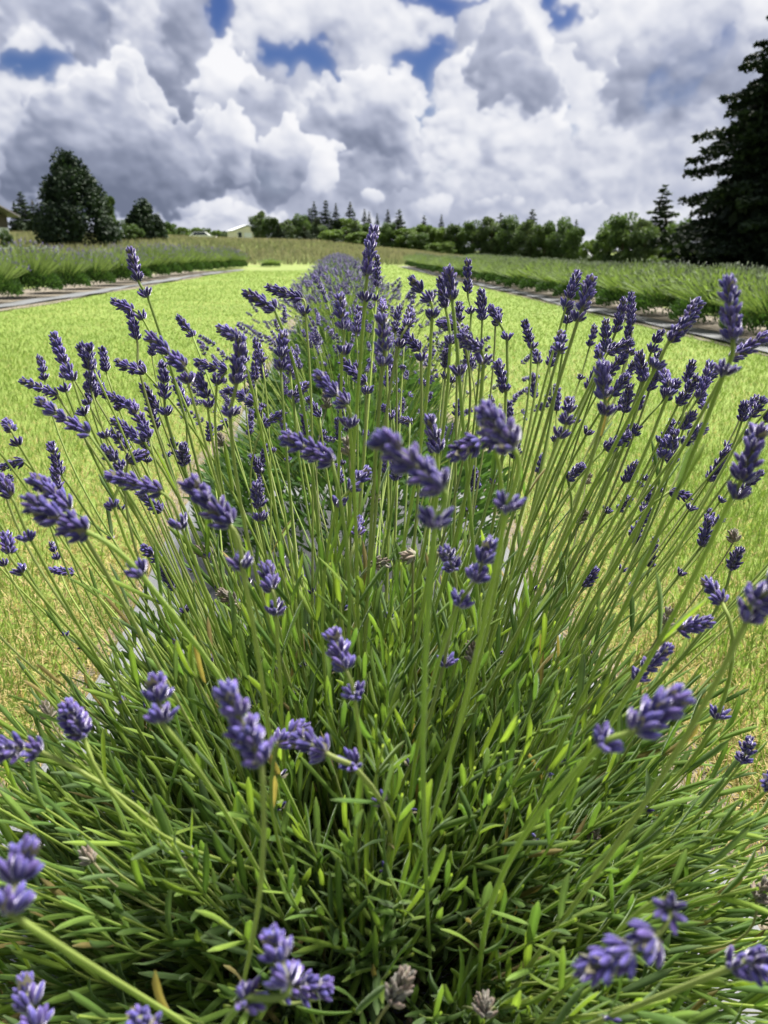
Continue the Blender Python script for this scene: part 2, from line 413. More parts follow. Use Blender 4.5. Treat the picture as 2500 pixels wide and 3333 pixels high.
def soil_mat():
    m, k, p, out = new_mat('dry_soil')
    g = k.new('ShaderNodeNewGeometry').outputs['Position']
    n = k.noise(g, 9, 6, .7)
    k.l.new(k.ramp(n, [(.3, (.06, .05, .036)), (.6, (.125, .105, .075)), (.75, (.17, .145, .105))]), p.inputs['Base Color']); p.inputs['Roughness'].default_value = .95
    b = k.new('ShaderNodeBump'); b.inputs['Strength'].default_value = .6; b.inputs['Distance'].default_value = .02; k.l.new(n, b.inputs['Height']); k.l.new(b.outputs[0], p.inputs['Normal'])
    return m
def sheet(name, xs_fn, ys, nx, zfn, mat, kind='structure'):
    """strip: for every y, x runs from a to b"""
    V = []
    for y in ys:
        a, b = xs_fn(y); x = np.linspace(a, b, nx); V.append(np.stack([x, np.full(nx, y), zfn(x, np.full(nx, y))], 1))
    V = np.concatenate(V); ny = len(ys)
    i, j = np.meshgrid(np.arange(ny - 1), np.arange(nx - 1), indexing='ij'); a = (i * nx + j).ravel()
    F = np.stack([a, a + 1, a + nx + 1, a + nx], 1)
    o = obj(name, mesh_np(name, V, F, None, mat)); o['kind'] = kind
    return o
ys = np.concatenate([np.linspace(-40, 40, 41), np.linspace(44, 160, 40), np.linspace(180, 1800, 20)])
sheet('ground', lambda y: (-900, 900), ys, 121, lambda x, y: gh(x, y) - .012 * (y < 45), ground_mat())
def lawn_edges(y): return left_x(y) + 1.25 + .06 * math.sin(y * 2.1), right_x(y) - .62 + .05 * math.sin(y * 1.7 + 1)
sheet('lawn', lawn_edges, np.linspace(-3, 40, 90), 24, lambda x, y: gh(x, y) + .0, lawn_mat())
MF = fabric_mat(); MS = soil_mat()
crn = np.random.default_rng(3); cr = [(crn.uniform(-1, 1), crn.uniform(-1, 1), crn.uniform(0, 6), crn.uniform(6, 26)) for _ in range(9)]
def crease(x, y):
    z = gh(x, y) * 1.0
    for a, b, ph, fr in cr: z = z + .0022 * (1 + np.sin((a * x + b * y * .35) * fr + ph)) ** 2 * .5
    return z + .007
sheet('soil', lambda y: (row_x(y) - .54 - .04 * math.sin(y * 3.3), row_x(y) + .49 + .04 * math.sin(y * 2.9)), np.linspace(-2.5, 34, 150), 8, lambda x, y: gh(x, y) + .004, MS)
sheet('ground_fabric', lambda y: (row_x(y) - .47 - .015 * math.sin(y * 4), row_x(y) + .40 + .02 * math.sin(y * 3)), np.concatenate([np.linspace(-1, 4, 120), np.linspace(4.2, 33, 90)]), 40, crease, MF)
sheet('soil', lambda y: (left_x(y) - .8, left_x(y) + 1.27 + .1 * math.sin(y * 1.3)), np.linspace(2, 36, 80), 8, lambda x, y: gh(x, y) + .004, MS)
sheet('ground_fabric', lambda y: (left_x(y) + .80 + .06 * math.sin(y * .9), left_x(y) + 1.14 + .05 * math.sin(y * 1.1)), np.linspace(2, 35, 140), 14, crease, MF)
sheet('soil', lambda y: (right_x(y) - .66, right_x(y) + .6), np.linspace(1, 36, 80), 8, lambda x, y: gh(x, y) + .004, MS)
sheet('ground_fabric', lambda y: (right_x(y) - .60 + .04 * math.sin(y * 1.1), right_x(y) - .30), np.linspace(1, 35, 140), 14, crease, MF)

# ------------------------------------------------------------------ lawn blades
def lawn_blades():
    n = 470000
    y = np.exp(rng.uniform(math.log(.55), math.log(38), n)); half = y * .60 + .9
    x = rng.uniform(-1, 1, n) * half
    lo = -6.05 - .028 * (y - 10) + 1.22; hi = 3.38 - .07 * (y - 5.85) - .60
    rx = .03 + ROW_S * y
    edge = np.abs(x - rx)
    keep = (x > lo) & (x < hi) & (edge > .44 + .05 * np.sin(y * 3.1) + rng.normal(0, .04, n)) & (y > .62)
    x, y, edge = x[keep], y[keep], edge[keep]; n = len(x)
    def pn(x, y, s, ph):      # cheap smooth patch noise
        return .5 + .25 * (np.sin(x * s + ph) * np.cos(y * s * .8 + ph * 2) + np.sin((x * .7 - y) * s * .57 + ph * 3))
    patch = pn(x, y, 1.1, 4.) * .35 + pn(x, y, 2.3, 1.) * .3 + pn(x, y, 6.1, 2.2) * .25 + rng.random(n) * .1
    strawp = np.clip(.10 + .62 * np.exp(-np.clip(edge - .55, 0, 9) / .34) + .25 * (patch < .42) + .15 * np.exp(-y / 2), 0, .85)
    straw = rng.random(n) < strawp
    h = rng.uniform(.016, .042, n) * (1 + .4 * patch) * np.where(straw, .8, 1.0); wd = rng.uniform(.0008, .0016, n) * np.maximum(1, y / 3.2)
    h *= np.clip(1.1 - y * .09, .45, 1.)
    a = rng.uniform(0, 2 * math.pi, n); lean = rng.uniform(.1, .7, n) * h * np.where(straw, 1.9, 1.0); b = rng.uniform(0, 2 * math.pi, n)
    z0 = gh(x, y)
    B = np.stack([x, y, z0], 1); d = np.stack([np.cos(a), np.sin(a), 0 * a], 1) * wd[:, None]
    T = B + np.stack([np.cos(b) * lean, np.sin(b) * lean, h * np.where(straw, .55, 1.)], 1)
    Mid = (B + T) / 2 + np.stack([0 * h, 0 * h, h * .16], 1)
    V = np.stack([B - d, B + d, Mid + d * .8, T, Mid - d * .8], 1).reshape(-1, 3)
    i = np.arange(n)[:, None] * 5
    F4 = i + np.array([[0, 1, 2, 4]]); F3 = i + np.array([[4, 2, 3]])
    g1 = np.array([.108, .170, .030]); g2 = np.array([.172, .235, .052]); st = np.array([.40, .32, .145])
    t = np.clip(.15 + rng.random(n) * .4 + patch * .5, 0, 1)[:, None]
    c = g1 * (1 - t) + g2 * t
    c = np.where(straw[:, None], st * rng.uniform(.6, 1.1, (n, 1)), c)
    o = obj('lawn_grass', mesh_np('lawn_grass', V, [F4, F3], np.repeat(c, 5, 0), M['grass']))
    set_props(o, 'short mown yellow-green grass covering the lawn between the rows', 'grass', kind='stuff')
lawn_blades()
def meadow_blades():
    n = 72000
    y = rng.uniform(37, 100, n); x = rng.uniform(-1, 1, n) * (y * .62 + 4)
    far_left = (y < 41) & (x < -4)
    keep = ~((x > left_x(36) - 2) & (x < right_x(36) + 2) & (y < 38.5)); x, y = x[keep], y[keep]; n = len(x)
    x2 = rng.uniform(-30, -8.2, 26000); y2 = rng.uniform(9, 42, 26000); k2 = np.abs(x2) < y2 * .62 + 3; x2, y2 = x2[k2], y2[k2]
    x3 = rng.uniform(7.6, 30, 26000); y3 = rng.uniform(9, 42, 26000); k3 = np.abs(x3) < y3 * .62 + 3; x3, y3 = x3[k3], y3[k3]
    side = np.concatenate([np.zeros(n), np.ones(len(x2)), np.full(len(x3), 2)]); x = np.concatenate([x, x2, x3]); y = np.concatenate([y, y2, y3]); n = len(x)
    h = rng.uniform(.18, .5, n) * np.where(side > 1, .45, np.where(side > 0, .7, 1.0)); wd = .004 * np.maximum(1, y / 7); a = rng.uniform(0, 2 * math.pi, n); b = rng.uniform(0, 2 * math.pi, n); l = h * rng.uniform(.1, .5, n)
    B = np.stack([x, y, gh(x, y)], 1); d = np.stack([np.cos(a), np.sin(a), 0 * a], 1) * wd[:, None]
    T = B + np.stack([np.cos(b) * l, np.sin(b) * l, h], 1); Mi = (B + T) / 2 + np.stack([0 * h, 0 * h, h * .1], 1)
    V = np.stack([B - d, B + d, Mi + d, T, Mi - d], 1).reshape(-1, 3); i = np.arange(n)[:, None] * 5
    t = rng.random((n, 1)); gp = (.5 + .5 * np.sin(x * .21 + 1) * np.sin(y * .13))[:, None]
    tan_ = np.array([.175, .175, .105]); gr = np.array([.11, .155, .055])
    f = np.clip(.25 + .55 * t + .35 * gp - .25 * (side > 0)[:, None], 0, 1)
    c = gr * (1 - f) + tan_ * f
    cc = np.repeat(c, 5, 0); cc[3::5] = cc[3::5] * .7 + np.array([.30, .22, .16]) * .4
    o = obj('meadow_grass', mesh_np('meadow_grass', V, [i + np.array([[0, 1, 2, 4]]), i + np.array([[4, 2, 3]])], cc, M['meadow']))
    set_props(o, 'tall tan seeding grass in the meadow before the trees', 'grass', kind='stuff')
meadow_blades()

# ------------------------------------------------------------------ trees and far things
def quads(P, size, normal_bias=None, rg=rng, aspect=1.0):
    """leaf-sized quads at points P, random or biased orientation"""
    n = len(P); N = nrm(rg.normal(size=(n, 3)) + (0 if normal_bias is None else normal_bias))
    A = nrm(np.cross(N, rg.normal(size=(n, 3)))); Bv = np.cross(N, A)
    s = (np.asarray(size) * rg.uniform(.6, 1.4, n))[:, None]
    V = np.stack([P - A * s, P - Bv * s * .55 * aspect, P + A * s, P + Bv * s * .55 * aspect], 1).reshape(-1, 3)
    return V, np.arange(n)[:, None] * 4 + np.arange(4)[None]
def trunk_mesh(name, h, r, rg, limbs=7, spread=.45, conifer=False):
    g = Geo(); pts = np.array([(rg.normal(0, .02) * h * (t > 0), rg.normal(0, .02) * h * (t > 0), t * h) for t in np.linspace(0, 1, 6)])
    rr = r * (1 - np.linspace(0, 1, 6)) ** .8 + r * .08; rr[0] *= 1.35
    v, f = tube(pts, rr, 8); g.add(v, f, (1, 1, 1))
    for j in range(limbs):
        t = rg.uniform(.3, .85); b = np.array([np.interp(t, np.linspace(0, 1, 6), pts[:, q]) for q in range(3)]); a = rg.uniform(0, 6.28)
        L = h * spread * (1 - t * .5); e = b + np.array([math.cos(a) * L * .8, math.sin(a) * L * .8, L * (.15 if conifer else .55)])
        m = (b + e) / 2 + np.array([0, 0, -.06 * L])
        v, f = tube(bez(b, m, m, e, 5), np.linspace(r * .35, r * .06, 5), 5); g.add(v, f, (1, 1, 1))
    return g.mesh(name, M['bark'])
def broad_crown(seed, h, rx, n, leaf, c0, c1, base=.18, lumps=26):
    rg = np.random.default_rng(seed); P = []; Cc = []
    for j in range(lumps):
        a = rg.uniform(0, 6.28); u = rg.uniform(-.98, 1); rad = math.sqrt(max(0, 1 - (u * .9) ** 2)) * rg.uniform(.35, .85)
        c = np.array([math.cos(a) * rad * rx, math.sin(a) * rad * rx, h * (base + (1 - base) * (.5 + u * .40))])
        s = rg.uniform(.24, .42) * rx; m = n // lumps
        d = nrm(rg.normal(size=(m, 3))) * (rg.random((m, 1)) ** .35) * s * np.array([1, 1, .8])
        P.append(c + d); tone = rg.uniform(0, 1) * .6 + rg.random((m, 1)) * .4
        Cc.append(np.array(c0) * (1 - tone) + np.array(c1) * tone)
    P = np.concatenate(P); Cc = np.concatenate(Cc)
    V, F = quads(P, leaf, np.array([0, 0, .5]), rg)
    return V, F, np.repeat(Cc, 4, 0)
def conifer_crown(seed, h, r, tiers, per, n, leaf, c0, c1, base=.08, droop=.25, power=.8, ragged=.25, asp=.5, spread=.22):
    rg = np.random.default_rng(seed); P = []; Cc = []; D = []
    tot = 0
    for i in range(tiers):
        t = (i + rg.uniform(0, .6)) / tiers; z = h * (base + (1 - base) * t); R_ = r * (1 - t) ** power * rg.uniform(1 - ragged, 1 + ragged * .6) + .02 * r
        k = max(4, int(per * (1 - t * .6)))
        for j in range(k):
            a = rg.uniform(0, 6.28); L = R_ * rg.uniform(.7, 1.1); m = max(4, int(n * L / (r * tiers * per * .55)))
            s = rg.random(m) ** .6; w = spread * L * (1 - s * .5)
            p = np.stack([np.cos(a) * L * s + rg.normal(0, 1, m) * w * .5, np.sin(a) * L * s + rg.normal(0, 1, m) * w * .5,
                          z + L * (droop * (-s + .9 * s ** 3)) + rg.normal(0, .05, m) * L - np.abs(rg.normal(0, .08, m)) * L], 1)
            P.append(p); tone = rg.uniform(0, .6) + .4 * rg.random((m, 1)) + .25 * (s[:, None] - .5)
            Cc.append(np.array(c0) * (1 - tone) + np.array(c1) * tone)
    P = np.concatenate(P); Cc = np.clip(np.concatenate(Cc), .004, 1)
    V, F = quads(P, leaf, np.array([0, 0, .8]), rg, asp * 1.4)
    return V, F, np.repeat(Cc, 4, 0)
def tree_proto(name, crown, mat, h, tr, seed, conifer=False, limbs=7, spread=.4, th=.8):
    V, F, C = crown
    return (name, mesh_np('crown', V, F, C, mat, smooth=False), trunk_mesh('trunk', h * th, tr, np.random.default_rng(seed), limbs, spread, conifer))
def plant_tree(proto, x, y, s, label, group=None, rz=None, cat='tree', zoff=0, sxy=1.0):
    r = empty(proto[0], (x, y, float(gh(x, y)) + zoff - .05), random.uniform(0, 6.28) if rz is None else rz)
    r.scale = (s * sxy, s * sxy, s)
    obj('crown', proto[1], r); obj('trunk', proto[2], r)
    set_props(r, label, cat, group)
    return r
def base_at(u, dist): 
    """ground point at disp-pixel column u and forward distance"""
    d = ray(u * 1.507, 540 * 1.507); return d.x / d.y * dist, dist
def height_for(v_top, u, dist, x, y):
    d = ray(u * 1.507, v_top * 1.507); return .72 + d.z / d.y * dist - float(gh(x, y))
DK0, DK1 = (.010, .020, .010), (.028, .048, .020)
MD0, MD1 = (.036, .066, .024), (.088, .135, .046)
LT0, LT1 = (.05, .09, .018), (.11, .165, .035)
BR = [tree_proto('broadleaf_tree', broad_crown(20 + i, 10, 4.2, 8500, .25, *[(MD0, MD1), (MD0, (.07, .11, .03)), (LT0, LT1), ((.042, .072, .032), (.098, .135, .058))][i], base=.0, lumps=34), M['broad'], 10, .22, i, spread=.3) for i in range(4)]
CN = [tree_proto('conifer_tree', conifer_crown(40 + i, 14, [2.5, 2.0, 3.1][i], 30, 11, 9000, .27, *[((.016, .03, .015), (.04, .065, .03)), ((.03, .052, .024), (.065, .095, .042)), ((.014, .027, .013), (.038, .06, .028))][i], base=.06, power=[.85, .7, .9][i], ragged=.4), M['needle'], 14, .2, 50 + i, True, 5, .12, th=.97) for i in range(3)]
BU = [tree_proto('leafy_shrub', broad_crown(70 + i, 3, 1.9, 2600, .15, *[(MD0, MD1), (LT0, LT1)][i], base=.02, lumps=16), M['broad'], 2.4, .07, 60 + i, spread=.35) for i in range(2)]

def col_tree(kind, u, top, dist, label, group=None, wpx=None, rz=None):
    x, y = base_at(u, dist); H = height_for(top, u, dist, x, y)
    native = {'B': 10, 'C': 14, 'S': 3}[kind[0]]; pr = {'B': BR, 'C': CN, 'S': BU}[kind[0]][int(kind[1])]
    s = H / (native * {'B': .98, 'C': 1.0, 'S': .98}[kind[0]])
    sxy = 1.0
    if wpx:
        natw = {'B': 9.4, 'C': [3.6, 2.8, 4.6][int(kind[1]) % 3], 'S': 4.2}[kind[0]]
        sxy = (wpx * 1.507 / FPX * dist / 1.0) / (natw * s)
    return plant_tree(pr, x, y, s, label, group, rz, 'shrub' if kind[0] == 'S' else 'tree', sxy=sxy)

# far belt, from the houses' side to the big spruce's side (u, top v in a 1659 px wide view; forward distance)
FARB = 'trees of the belt behind the meadow'
for (k_, u, tv, ds, w) in [('B1', 372, 478, 175, 40), ('B2', 400, 487, 180, 44), ('B2', 425, 488, 182, 40), ('B0', 447, 492, 175, 34), ('B2', 470, 494, 185, 36), ('B3', 490, 498, 180, 26), ('B2', 360, 490, 160, 30), ('B2', 412, 500, 165, 34)]:
    col_tree(k_, u, tv, ds, 'small pale green round tree in the distant gap beside the cream barn', 'small distant trees beside the barn', w)
for (k_, u, tv, ds, w) in [('B3', 563, 462, 125, 40), ('B1', 590, 475, 120, 46), ('B3', 618, 480, 122, 46), ('B0', 650, 470, 124, 44), ('B3', 690, 486, 118, 40), ('B2', 720, 500, 112, 54), ('B2', 752, 474, 135, 70), ('B1', 800, 490, 118, 50), ('B2', 775, 505, 108, 60), ('B0', 838, 488, 125, 44)]:
    col_tree(k_, u, tv - 8, ds, 'rounded broadleaf tree in the dark clump on the low rise', 'broadleaf trees of the clump on the rise', w * 1.15)
for (k_, u, tv, ds, w) in [('C0', 604, 482, 116, 30), ('C2', 660, 490, 112, 44), ('C0', 642, 462, 126, 34), ('C2', 672, 450, 130, 38), ('C0', 681, 436, 134, 30), ('C2', 706, 432, 136, 42), ('C0', 727, 440, 134, 26), ('C2', 688, 468, 118, 42), ('C0', 758, 437, 140, 36), ('C2', 768, 478, 120, 40), ('C0', 788, 452, 138, 22), ('C0', 798, 458, 138, 18), ('C0', 815, 462, 140, 18), ('C2', 750, 498, 110, 44), ('C0', 838, 453, 128, 26), ('C1', 862, 452, 126, 28)]:
    col_tree(k_, u, tv - 2, ds, 'dark pointed conifer in the clump on the low rise', 'conifers of the clump on the rise', w * 1.2)
for (k_, u, tv, ds, w) in [('B2', 880, 492, 118, 60), ('B2', 915, 488, 120, 56), ('B1', 905, 512, 100, 54), ('B2', 950, 492, 118, 56), ('B1', 985, 490, 115, 60), ('B0', 1020, 484, 112, 58), ('B3', 1060, 478, 110, 64), ('B0', 1100, 476, 108, 62), ('B3', 1135, 478, 106, 60), ('B1', 1175, 486, 104, 62), ('B0', 1215, 482, 102, 64), ('B1', 1238, 496, 98, 50), ('B2', 940, 524, 92, 40), ('B2', 968, 528, 90, 34)]:
    col_tree(k_, u, tv - 7 + 5 * math.sin(u * 1.7), ds, 'mid green bushy tree in the long even belt along the meadow', FARB, w * 1.18)
for (k_, u, tv, ds, w) in [('C1', 915, 464, 130, 24), ('C0', 952, 462, 130, 24), ('C0', 972, 478, 128, 12), ('C1', 1078, 458, 122, 34), ('C1', 1062, 470, 122, 20), ('C1', 1145, 450, 112, 40), ('C1', 1178, 478, 122, 16), ('C1', 1240, 472, 118, 22), ('C0', 990, 480, 125, 14), ('C1', 1105, 468, 125, 16)]:
    col_tree(k_, u, tv, ds, 'slim conifer top rising out of the bushy belt', 'slim conifers rising from the belt', w)
# beside the big spruce
col_tree('B2', 1277, 512, 88, 'small pale tree filling the gap behind the white shed', None, 50)
col_tree('B0', 1345, 460, 62, 'widest dark green round tree, in the middle of the group by the thin fir', None, 120)
col_tree('B0', 1312, 478, 66, 'smaller dark green round tree bordering the gap with the white shed', None, 70)
col_tree('B3', 1390, 470, 60, 'greyish green round tree right at the foot of the thin fir', None, 80)
col_tree('C1', 1420, 395, 64, 'tall thin fir with a visible pale trunk above the round trees', None, 70)
col_tree('B1', 1470, 470, 58, 'yellow-green leafy tree under the edge of the huge spruce', None, 90)
col_tree('S1', 1420, 555, 42, 'low bright green shrub on the bank below the thin fir', None, 60)
col_tree('S1', 1460, 545, 40, 'taller bright green shrub touching the lowest spruce boughs', None, 70)
col_tree('S0', 1400, 566, 42, 'low dull green shrub at the foot of the bare-trunked fir', None, 50)
col_tree('S0', 1510, 560, 36, 'dark shrub skirting the huge spruce', 'dark shrubs skirting the spruce', 90)
col_tree('S0', 1575, 565, 34, 'dark shrub skirting the huge spruce', 'dark shrubs skirting the spruce', 90)
col_tree('S1', 1645, 585, 30, 'small yellow-green shrub tucked under the spruce boughs', None, 50)
# huge spruce, cut by the frame
def huge_spruce():
    x, y = base_at(1722, 31.0); H = 14.3
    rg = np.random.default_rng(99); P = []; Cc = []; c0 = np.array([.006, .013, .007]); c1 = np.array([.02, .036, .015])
    for i in range(430):                      # layered boughs: flat drooping sprays with hanging twigs
        t = (i + rg.random()) / 430; t = t ** 1.15; z = H * (.03 + .96 * t); L = 6.0 * (1 - t) ** .75 * rg.uniform(.72, 1.12) + .15; a = rg.uniform(0, 6.28); m = int(120 + 440 * L / 6)
        q = rg.random(m) ** .65; w = .17 * L * np.sin(np.pi * np.clip(q * .85 + .12, 0, 1)) + .05; lat = rg.uniform(-1, 1, m) * w
        dz = L * (.16 * q - .62 * q ** 2 + .30 * q ** 3) - np.abs(lat) * .35 - np.abs(rg.normal(0, .05, m)) * (1 + L * .25)
        P.append(np.stack([np.cos(a) * L * q - np.sin(a) * lat, np.sin(a) * L * q + np.cos(a) * lat, z + dz], 1))
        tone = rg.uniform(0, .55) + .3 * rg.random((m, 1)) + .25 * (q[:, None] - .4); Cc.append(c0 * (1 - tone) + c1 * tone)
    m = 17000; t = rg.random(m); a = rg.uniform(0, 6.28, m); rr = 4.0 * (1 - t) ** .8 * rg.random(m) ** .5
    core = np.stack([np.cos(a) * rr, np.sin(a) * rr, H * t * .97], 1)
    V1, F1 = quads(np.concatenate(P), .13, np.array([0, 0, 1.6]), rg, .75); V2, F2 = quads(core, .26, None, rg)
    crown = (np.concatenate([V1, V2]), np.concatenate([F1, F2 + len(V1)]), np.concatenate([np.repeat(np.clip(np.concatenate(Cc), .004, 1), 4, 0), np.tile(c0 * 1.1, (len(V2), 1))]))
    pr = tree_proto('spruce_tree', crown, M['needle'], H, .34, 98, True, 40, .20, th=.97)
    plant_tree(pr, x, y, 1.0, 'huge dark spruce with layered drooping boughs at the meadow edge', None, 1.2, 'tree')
huge_spruce()
# broad dark cypress by the house and its neighbours
def dense_cone(seed, h, r, n, leaf, c0, c1, pw=1.6):
    rg = np.random.default_rng(seed); P = []; Cc = []
    for j in range(90):
        t = rg.random() ** 1.25; a = rg.uniform(0, 6.28)
        prof = (1 - t ** pw) * .98 + .04; prof *= min(1, .8 + t * 2)
        c = np.array([math.cos(a) * r * prof * .82, math.sin(a) * r * prof * .82, h * (t * .95 + .01)]); s = r * rg.uniform(.16, .30); m = n // 110
        d = nrm(rg.normal(size=(m, 3))) * rg.random((m, 1)) ** .4 * s * np.array([.8, .8, 1.35]); P.append(c + d)
        tone = rg.uniform(0, .6) + .4 * rg.random((m, 1)); Cc.append(np.array(c0) * (1 - tone) + np.array(c1) * tone)
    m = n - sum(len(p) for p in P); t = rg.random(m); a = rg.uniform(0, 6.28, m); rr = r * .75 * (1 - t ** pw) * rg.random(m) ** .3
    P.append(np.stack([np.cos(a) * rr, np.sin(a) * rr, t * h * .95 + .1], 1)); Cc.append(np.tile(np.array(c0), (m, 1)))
    P = np.concatenate(P); V, F = quads(P, leaf, np.array([0, 0, .4]), rg)
    return V, F, np.repeat(np.concatenate(Cc), 4, 0)
x, y = base_at(171, 58); H = height_for(332, 171, 58, x, y)
plant_tree(tree_proto('cypress_tree', dense_cone(5, H, 3.2, 22000, .13, (.009, .019, .011), (.026, .046, .022)), M['needle'], H, .3, 5, True, 6, .1), x, y, 1, 'broad dark evergreen cypress standing alone beyond the lavender row', None, 0)
x, y = base_at(318, 66); H = height_for(437, 318, 66, x, y)
plant_tree(tree_proto('cypress_tree', dense_cone(6, H, 1.9, 7000, .13, (.011, .023, .012), (.03, .052, .022), 2.2), M['needle'], H, .2, 6, True, 6, .1), x, y, 1, 'smaller dark evergreen with a flat ragged top beside a green shrub', None, 0)
x, y = base_at(345, 68); H = height_for(482, 345, 68, x, y)
plant_tree(tree_proto('cypress_tree', dense_cone(7, H, .9, 2500, .13, (.012, .025, .012), (.03, .055, .022), 2.), M['needle'], H, .12, 7, True, 4, .1), x, y, 1, 'lowest dark evergreen leaning on the flat-topped one', None, 0)
col_tree('S0', 262, 478, 64, 'large dull green shrub nestled against the broad cypress', None, 70)
col_tree('S0', 292, 486, 63, 'narrower dull green shrub nestled against the flat-topped evergreen', None, 54)
col_tree('B1', 240, 418, 72, 'light leafy tree peeping out behind the broad cypress', None, 50)
col_tree('C0', 45, 432, 90, 'thin dark conifer behind the house roof', 'thin conifers behind the house', 30)
col_tree('C1', 62, 412, 95, 'sparse pale larch behind the house', None, 40)
col_tree('C0', 85, 430, 85, 'thin dark conifer behind the house roof', 'thin conifers behind the house', 34)
col_tree('C1', 2, 420, 95, 'feathery grey-green conifer rising behind the house roof', None, 34)
col_tree('S0', 16, 497, 52, 'low dark shrub at the foot of the house', None, 34)

# buildings, fence, car
MW = plain_mat('white_siding', (.62, .64, .66), .6, .06, 3); MC = plain_mat('cream_wall', (.62, .58, .47), .7, .06, 1)
MR = plain_mat('grey_shingles', (.12, .11, .115), .85, .25, 5, bump=.3); MT = plain_mat('pale_metal_roof', (.55, .57, .60), .45, .06, 2)
MB = plain_mat('brown_brick', (.19, .085, .055), .8, .3, 12, bump=.3); MG = plain_mat('window_glass', (.03, .04, .05), .1, .2, 2); MP = plain_mat('white_paint', (.72, .72, .71), .5, .05, 8)
MD = plain_mat('dark_timber', (.06, .045, .035), .7, .2, 8); MTY = plain_mat('black_rubber', (.02, .02, .02), .8, .2, 9)
def boxobj(name, b, mat, parent, bev=0):
    g = Geo(); v, f = box(*b); g.add(v, f, (1, 1, 1)); return obj(name, g.mesh(name, mat, False), parent)
def gable(name, w, d, z0, z1, over, mat, parent, th=.12):
    g = Geo()
    for s in (-1, 1):
        p = np.array([(s * (w / 2 + over), z0 - over * .3), (0, z1), (0, z1 + th), (s * (w / 2 + over), z0 - over * .3 + th)])
        v = np.array([(q[0], yy, q[1]) for yy in (-d / 2 - over, d / 2 + over) for q in p]); f = [(0, 1, 2, 3), (7, 6, 5, 4), (0, 4, 5, 1), (1, 5, 6, 2), (2, 6, 7, 3), (3, 7, 4, 0)]
        g.add(v, np.array(f if s > 0 else [q[::-1] for q in f]), (1, 1, 1))
    return obj(name, g.mesh(name, mat, False), parent)
def gable_wall(name, w, d, h, hr, mat, parent):
    p = [(-w / 2, 0), (w / 2, 0), (w / 2, h), (0, hr), (-w / 2, h)]
    v = np.array([(a, yy, b) for yy in (-d / 2, d / 2) for a, b in p]); g = Geo()
    g.add(v, [np.array([(0, 1, 2, 3, 4), (9, 8, 7, 6, 5)]), np.array([(i, (i + 5), (i + 1) % 5 + 5, (i + 1) % 5) for i in range(5)])], (1, 1, 1))
    return obj(name, g.mesh(name, mat, False), parent)
def window(parent, x0, x1, y, z0, z1, out=-1):
    f = Geo(); t = .07
    for b in ((x0 - t, x1 + t, y - .04, y + .04, z1, z1 + t), (x0 - t, x1 + t, y - .05, y + .05, z0 - t, z0), (x0 - t, x0, y - .04, y + .04, z0, z1), (x1, x1 + t, y - .04, y + .04, z0, z1)):
        v, q = box(*b); f.add(v, q, (1, 1, 1))
    w = obj('window', f.mesh('window', MP, False), parent)
    boxobj('pane', (x0, x1, y - .012, y + .012, z0, z1), MG, w)
# house, mostly outside the frame
x, y = base_at(-92, 62); hz = float(gh(x, y))
hs_ = empty('house', (x, y, hz), R(-12)); set_props(hs_, 'single-storey house with grey roof, white lower wall and brick corner beyond the fence', 'house')
boxobj('wall', (-3.2, 3.0, -2.5, 2.5, 0, 1.05), MW, hs_); boxobj('upper_wall', (-3.2, 3.0, -2.5, 2.5, 1.052, 2.0), MD, hs_)
boxobj('brick_corner', (3.003, 3.3, -2.6, -2.2, 0, 2.02), MB, hs_)
rf = gable('roof', 5.2, 6.6, 2.0, 2.85, .5, MR, hs_); rf.rotation_euler = (0, 0, R(90))
boxobj('chimney', (-1.2, -.6, -.3, .3, 2.3, 3.5), MB, rf)
window(hs_, .6, 1.8, -2.52, 1.2, 1.8); window(hs_, -1.9, -.7, -2.52, 1.2, 1.8)
dr = boxobj('door', (2.1, 2.8, -2.56, -2.5, .02, 1.9), MP, hs_); g = Geo(); v, f = tube([(2.7, -2.57, .95), (2.7, -2.63, .95), (2.62, -2.63, .95)], .02, 6); g.add(v, f, (1, 1, 1)); obj('handle', g.mesh('handle', MG), dr)
# white rail fence
fx0, fy0 = base_at(-60, 40); fx1, fy1 = base_at(125, 42)
fe = empty('rail_fence', (fx0, fy0, 0)); set_props(fe, 'white two-rail fence behind the blooming lavender row', 'fence')
L = math.hypot(fx1 - fx0, fy1 - fy0); fe.rotation_euler = (0, 0, math.atan2(fy1 - fy0, fx1 - fx0)); FZ = float(gh(fx0, fy0))
fe.location.z = FZ
for i in range(8): 
    xx_ = L * i / 7; boxobj('post', (xx_ - .05, xx_ + .05, -.05, .05, -.1, .85), MP, fe)
for z in (.36, .68): boxobj('rail', (0, L, -.052 - .025, -.052, z, z + .07), MP, fe)
# cream barn
x, y = base_at(530, 150); hz = float(gh(x, y)); b_ = empty('barn', (x, y, hz), R(20)); set_props(b_, 'long cream barn with a pale low roof in the gap between the trees', 'barn')
BH = height_for(497, 530, 150, x, y)
gable_wall('wall', 5.2, 7.5, BH * .9, BH + .6, MC, b_); gable('roof', 5.4, 7.6, BH * .92, BH + .75, .15, MT, b_)
for dx in (-1.5, 1.5): window(b_, dx - .35, dx + .35, -3.77, 1.4, 2.3)
dr = boxobj('door', (-.7, .7, -3.82, -3.76, 0, 2.2), MW, b_); boxobj('handle', (.5, .56, -3.86, -3.82, 1, 1.3), MG, dr)
# small white shed between the belt and the round trees
x, y = base_at(1270, 98); hz = float(gh(x, y)); s_ = empty('shed', (x, y, hz), R(-25)); set_props(s_, 'tiny white shed glimpsed in the gap between belt and round trees', 'shed')
gable_wall('wall', 1.4, 1.8, 1.2, 1.7, MW, s_); gable('roof', 1.5, 1.9, 1.22, 1.75, .1, MT, s_, .06)
boxobj('door', (-.35, .35, -.94, -.9, 0, 1.1), MB, s_)
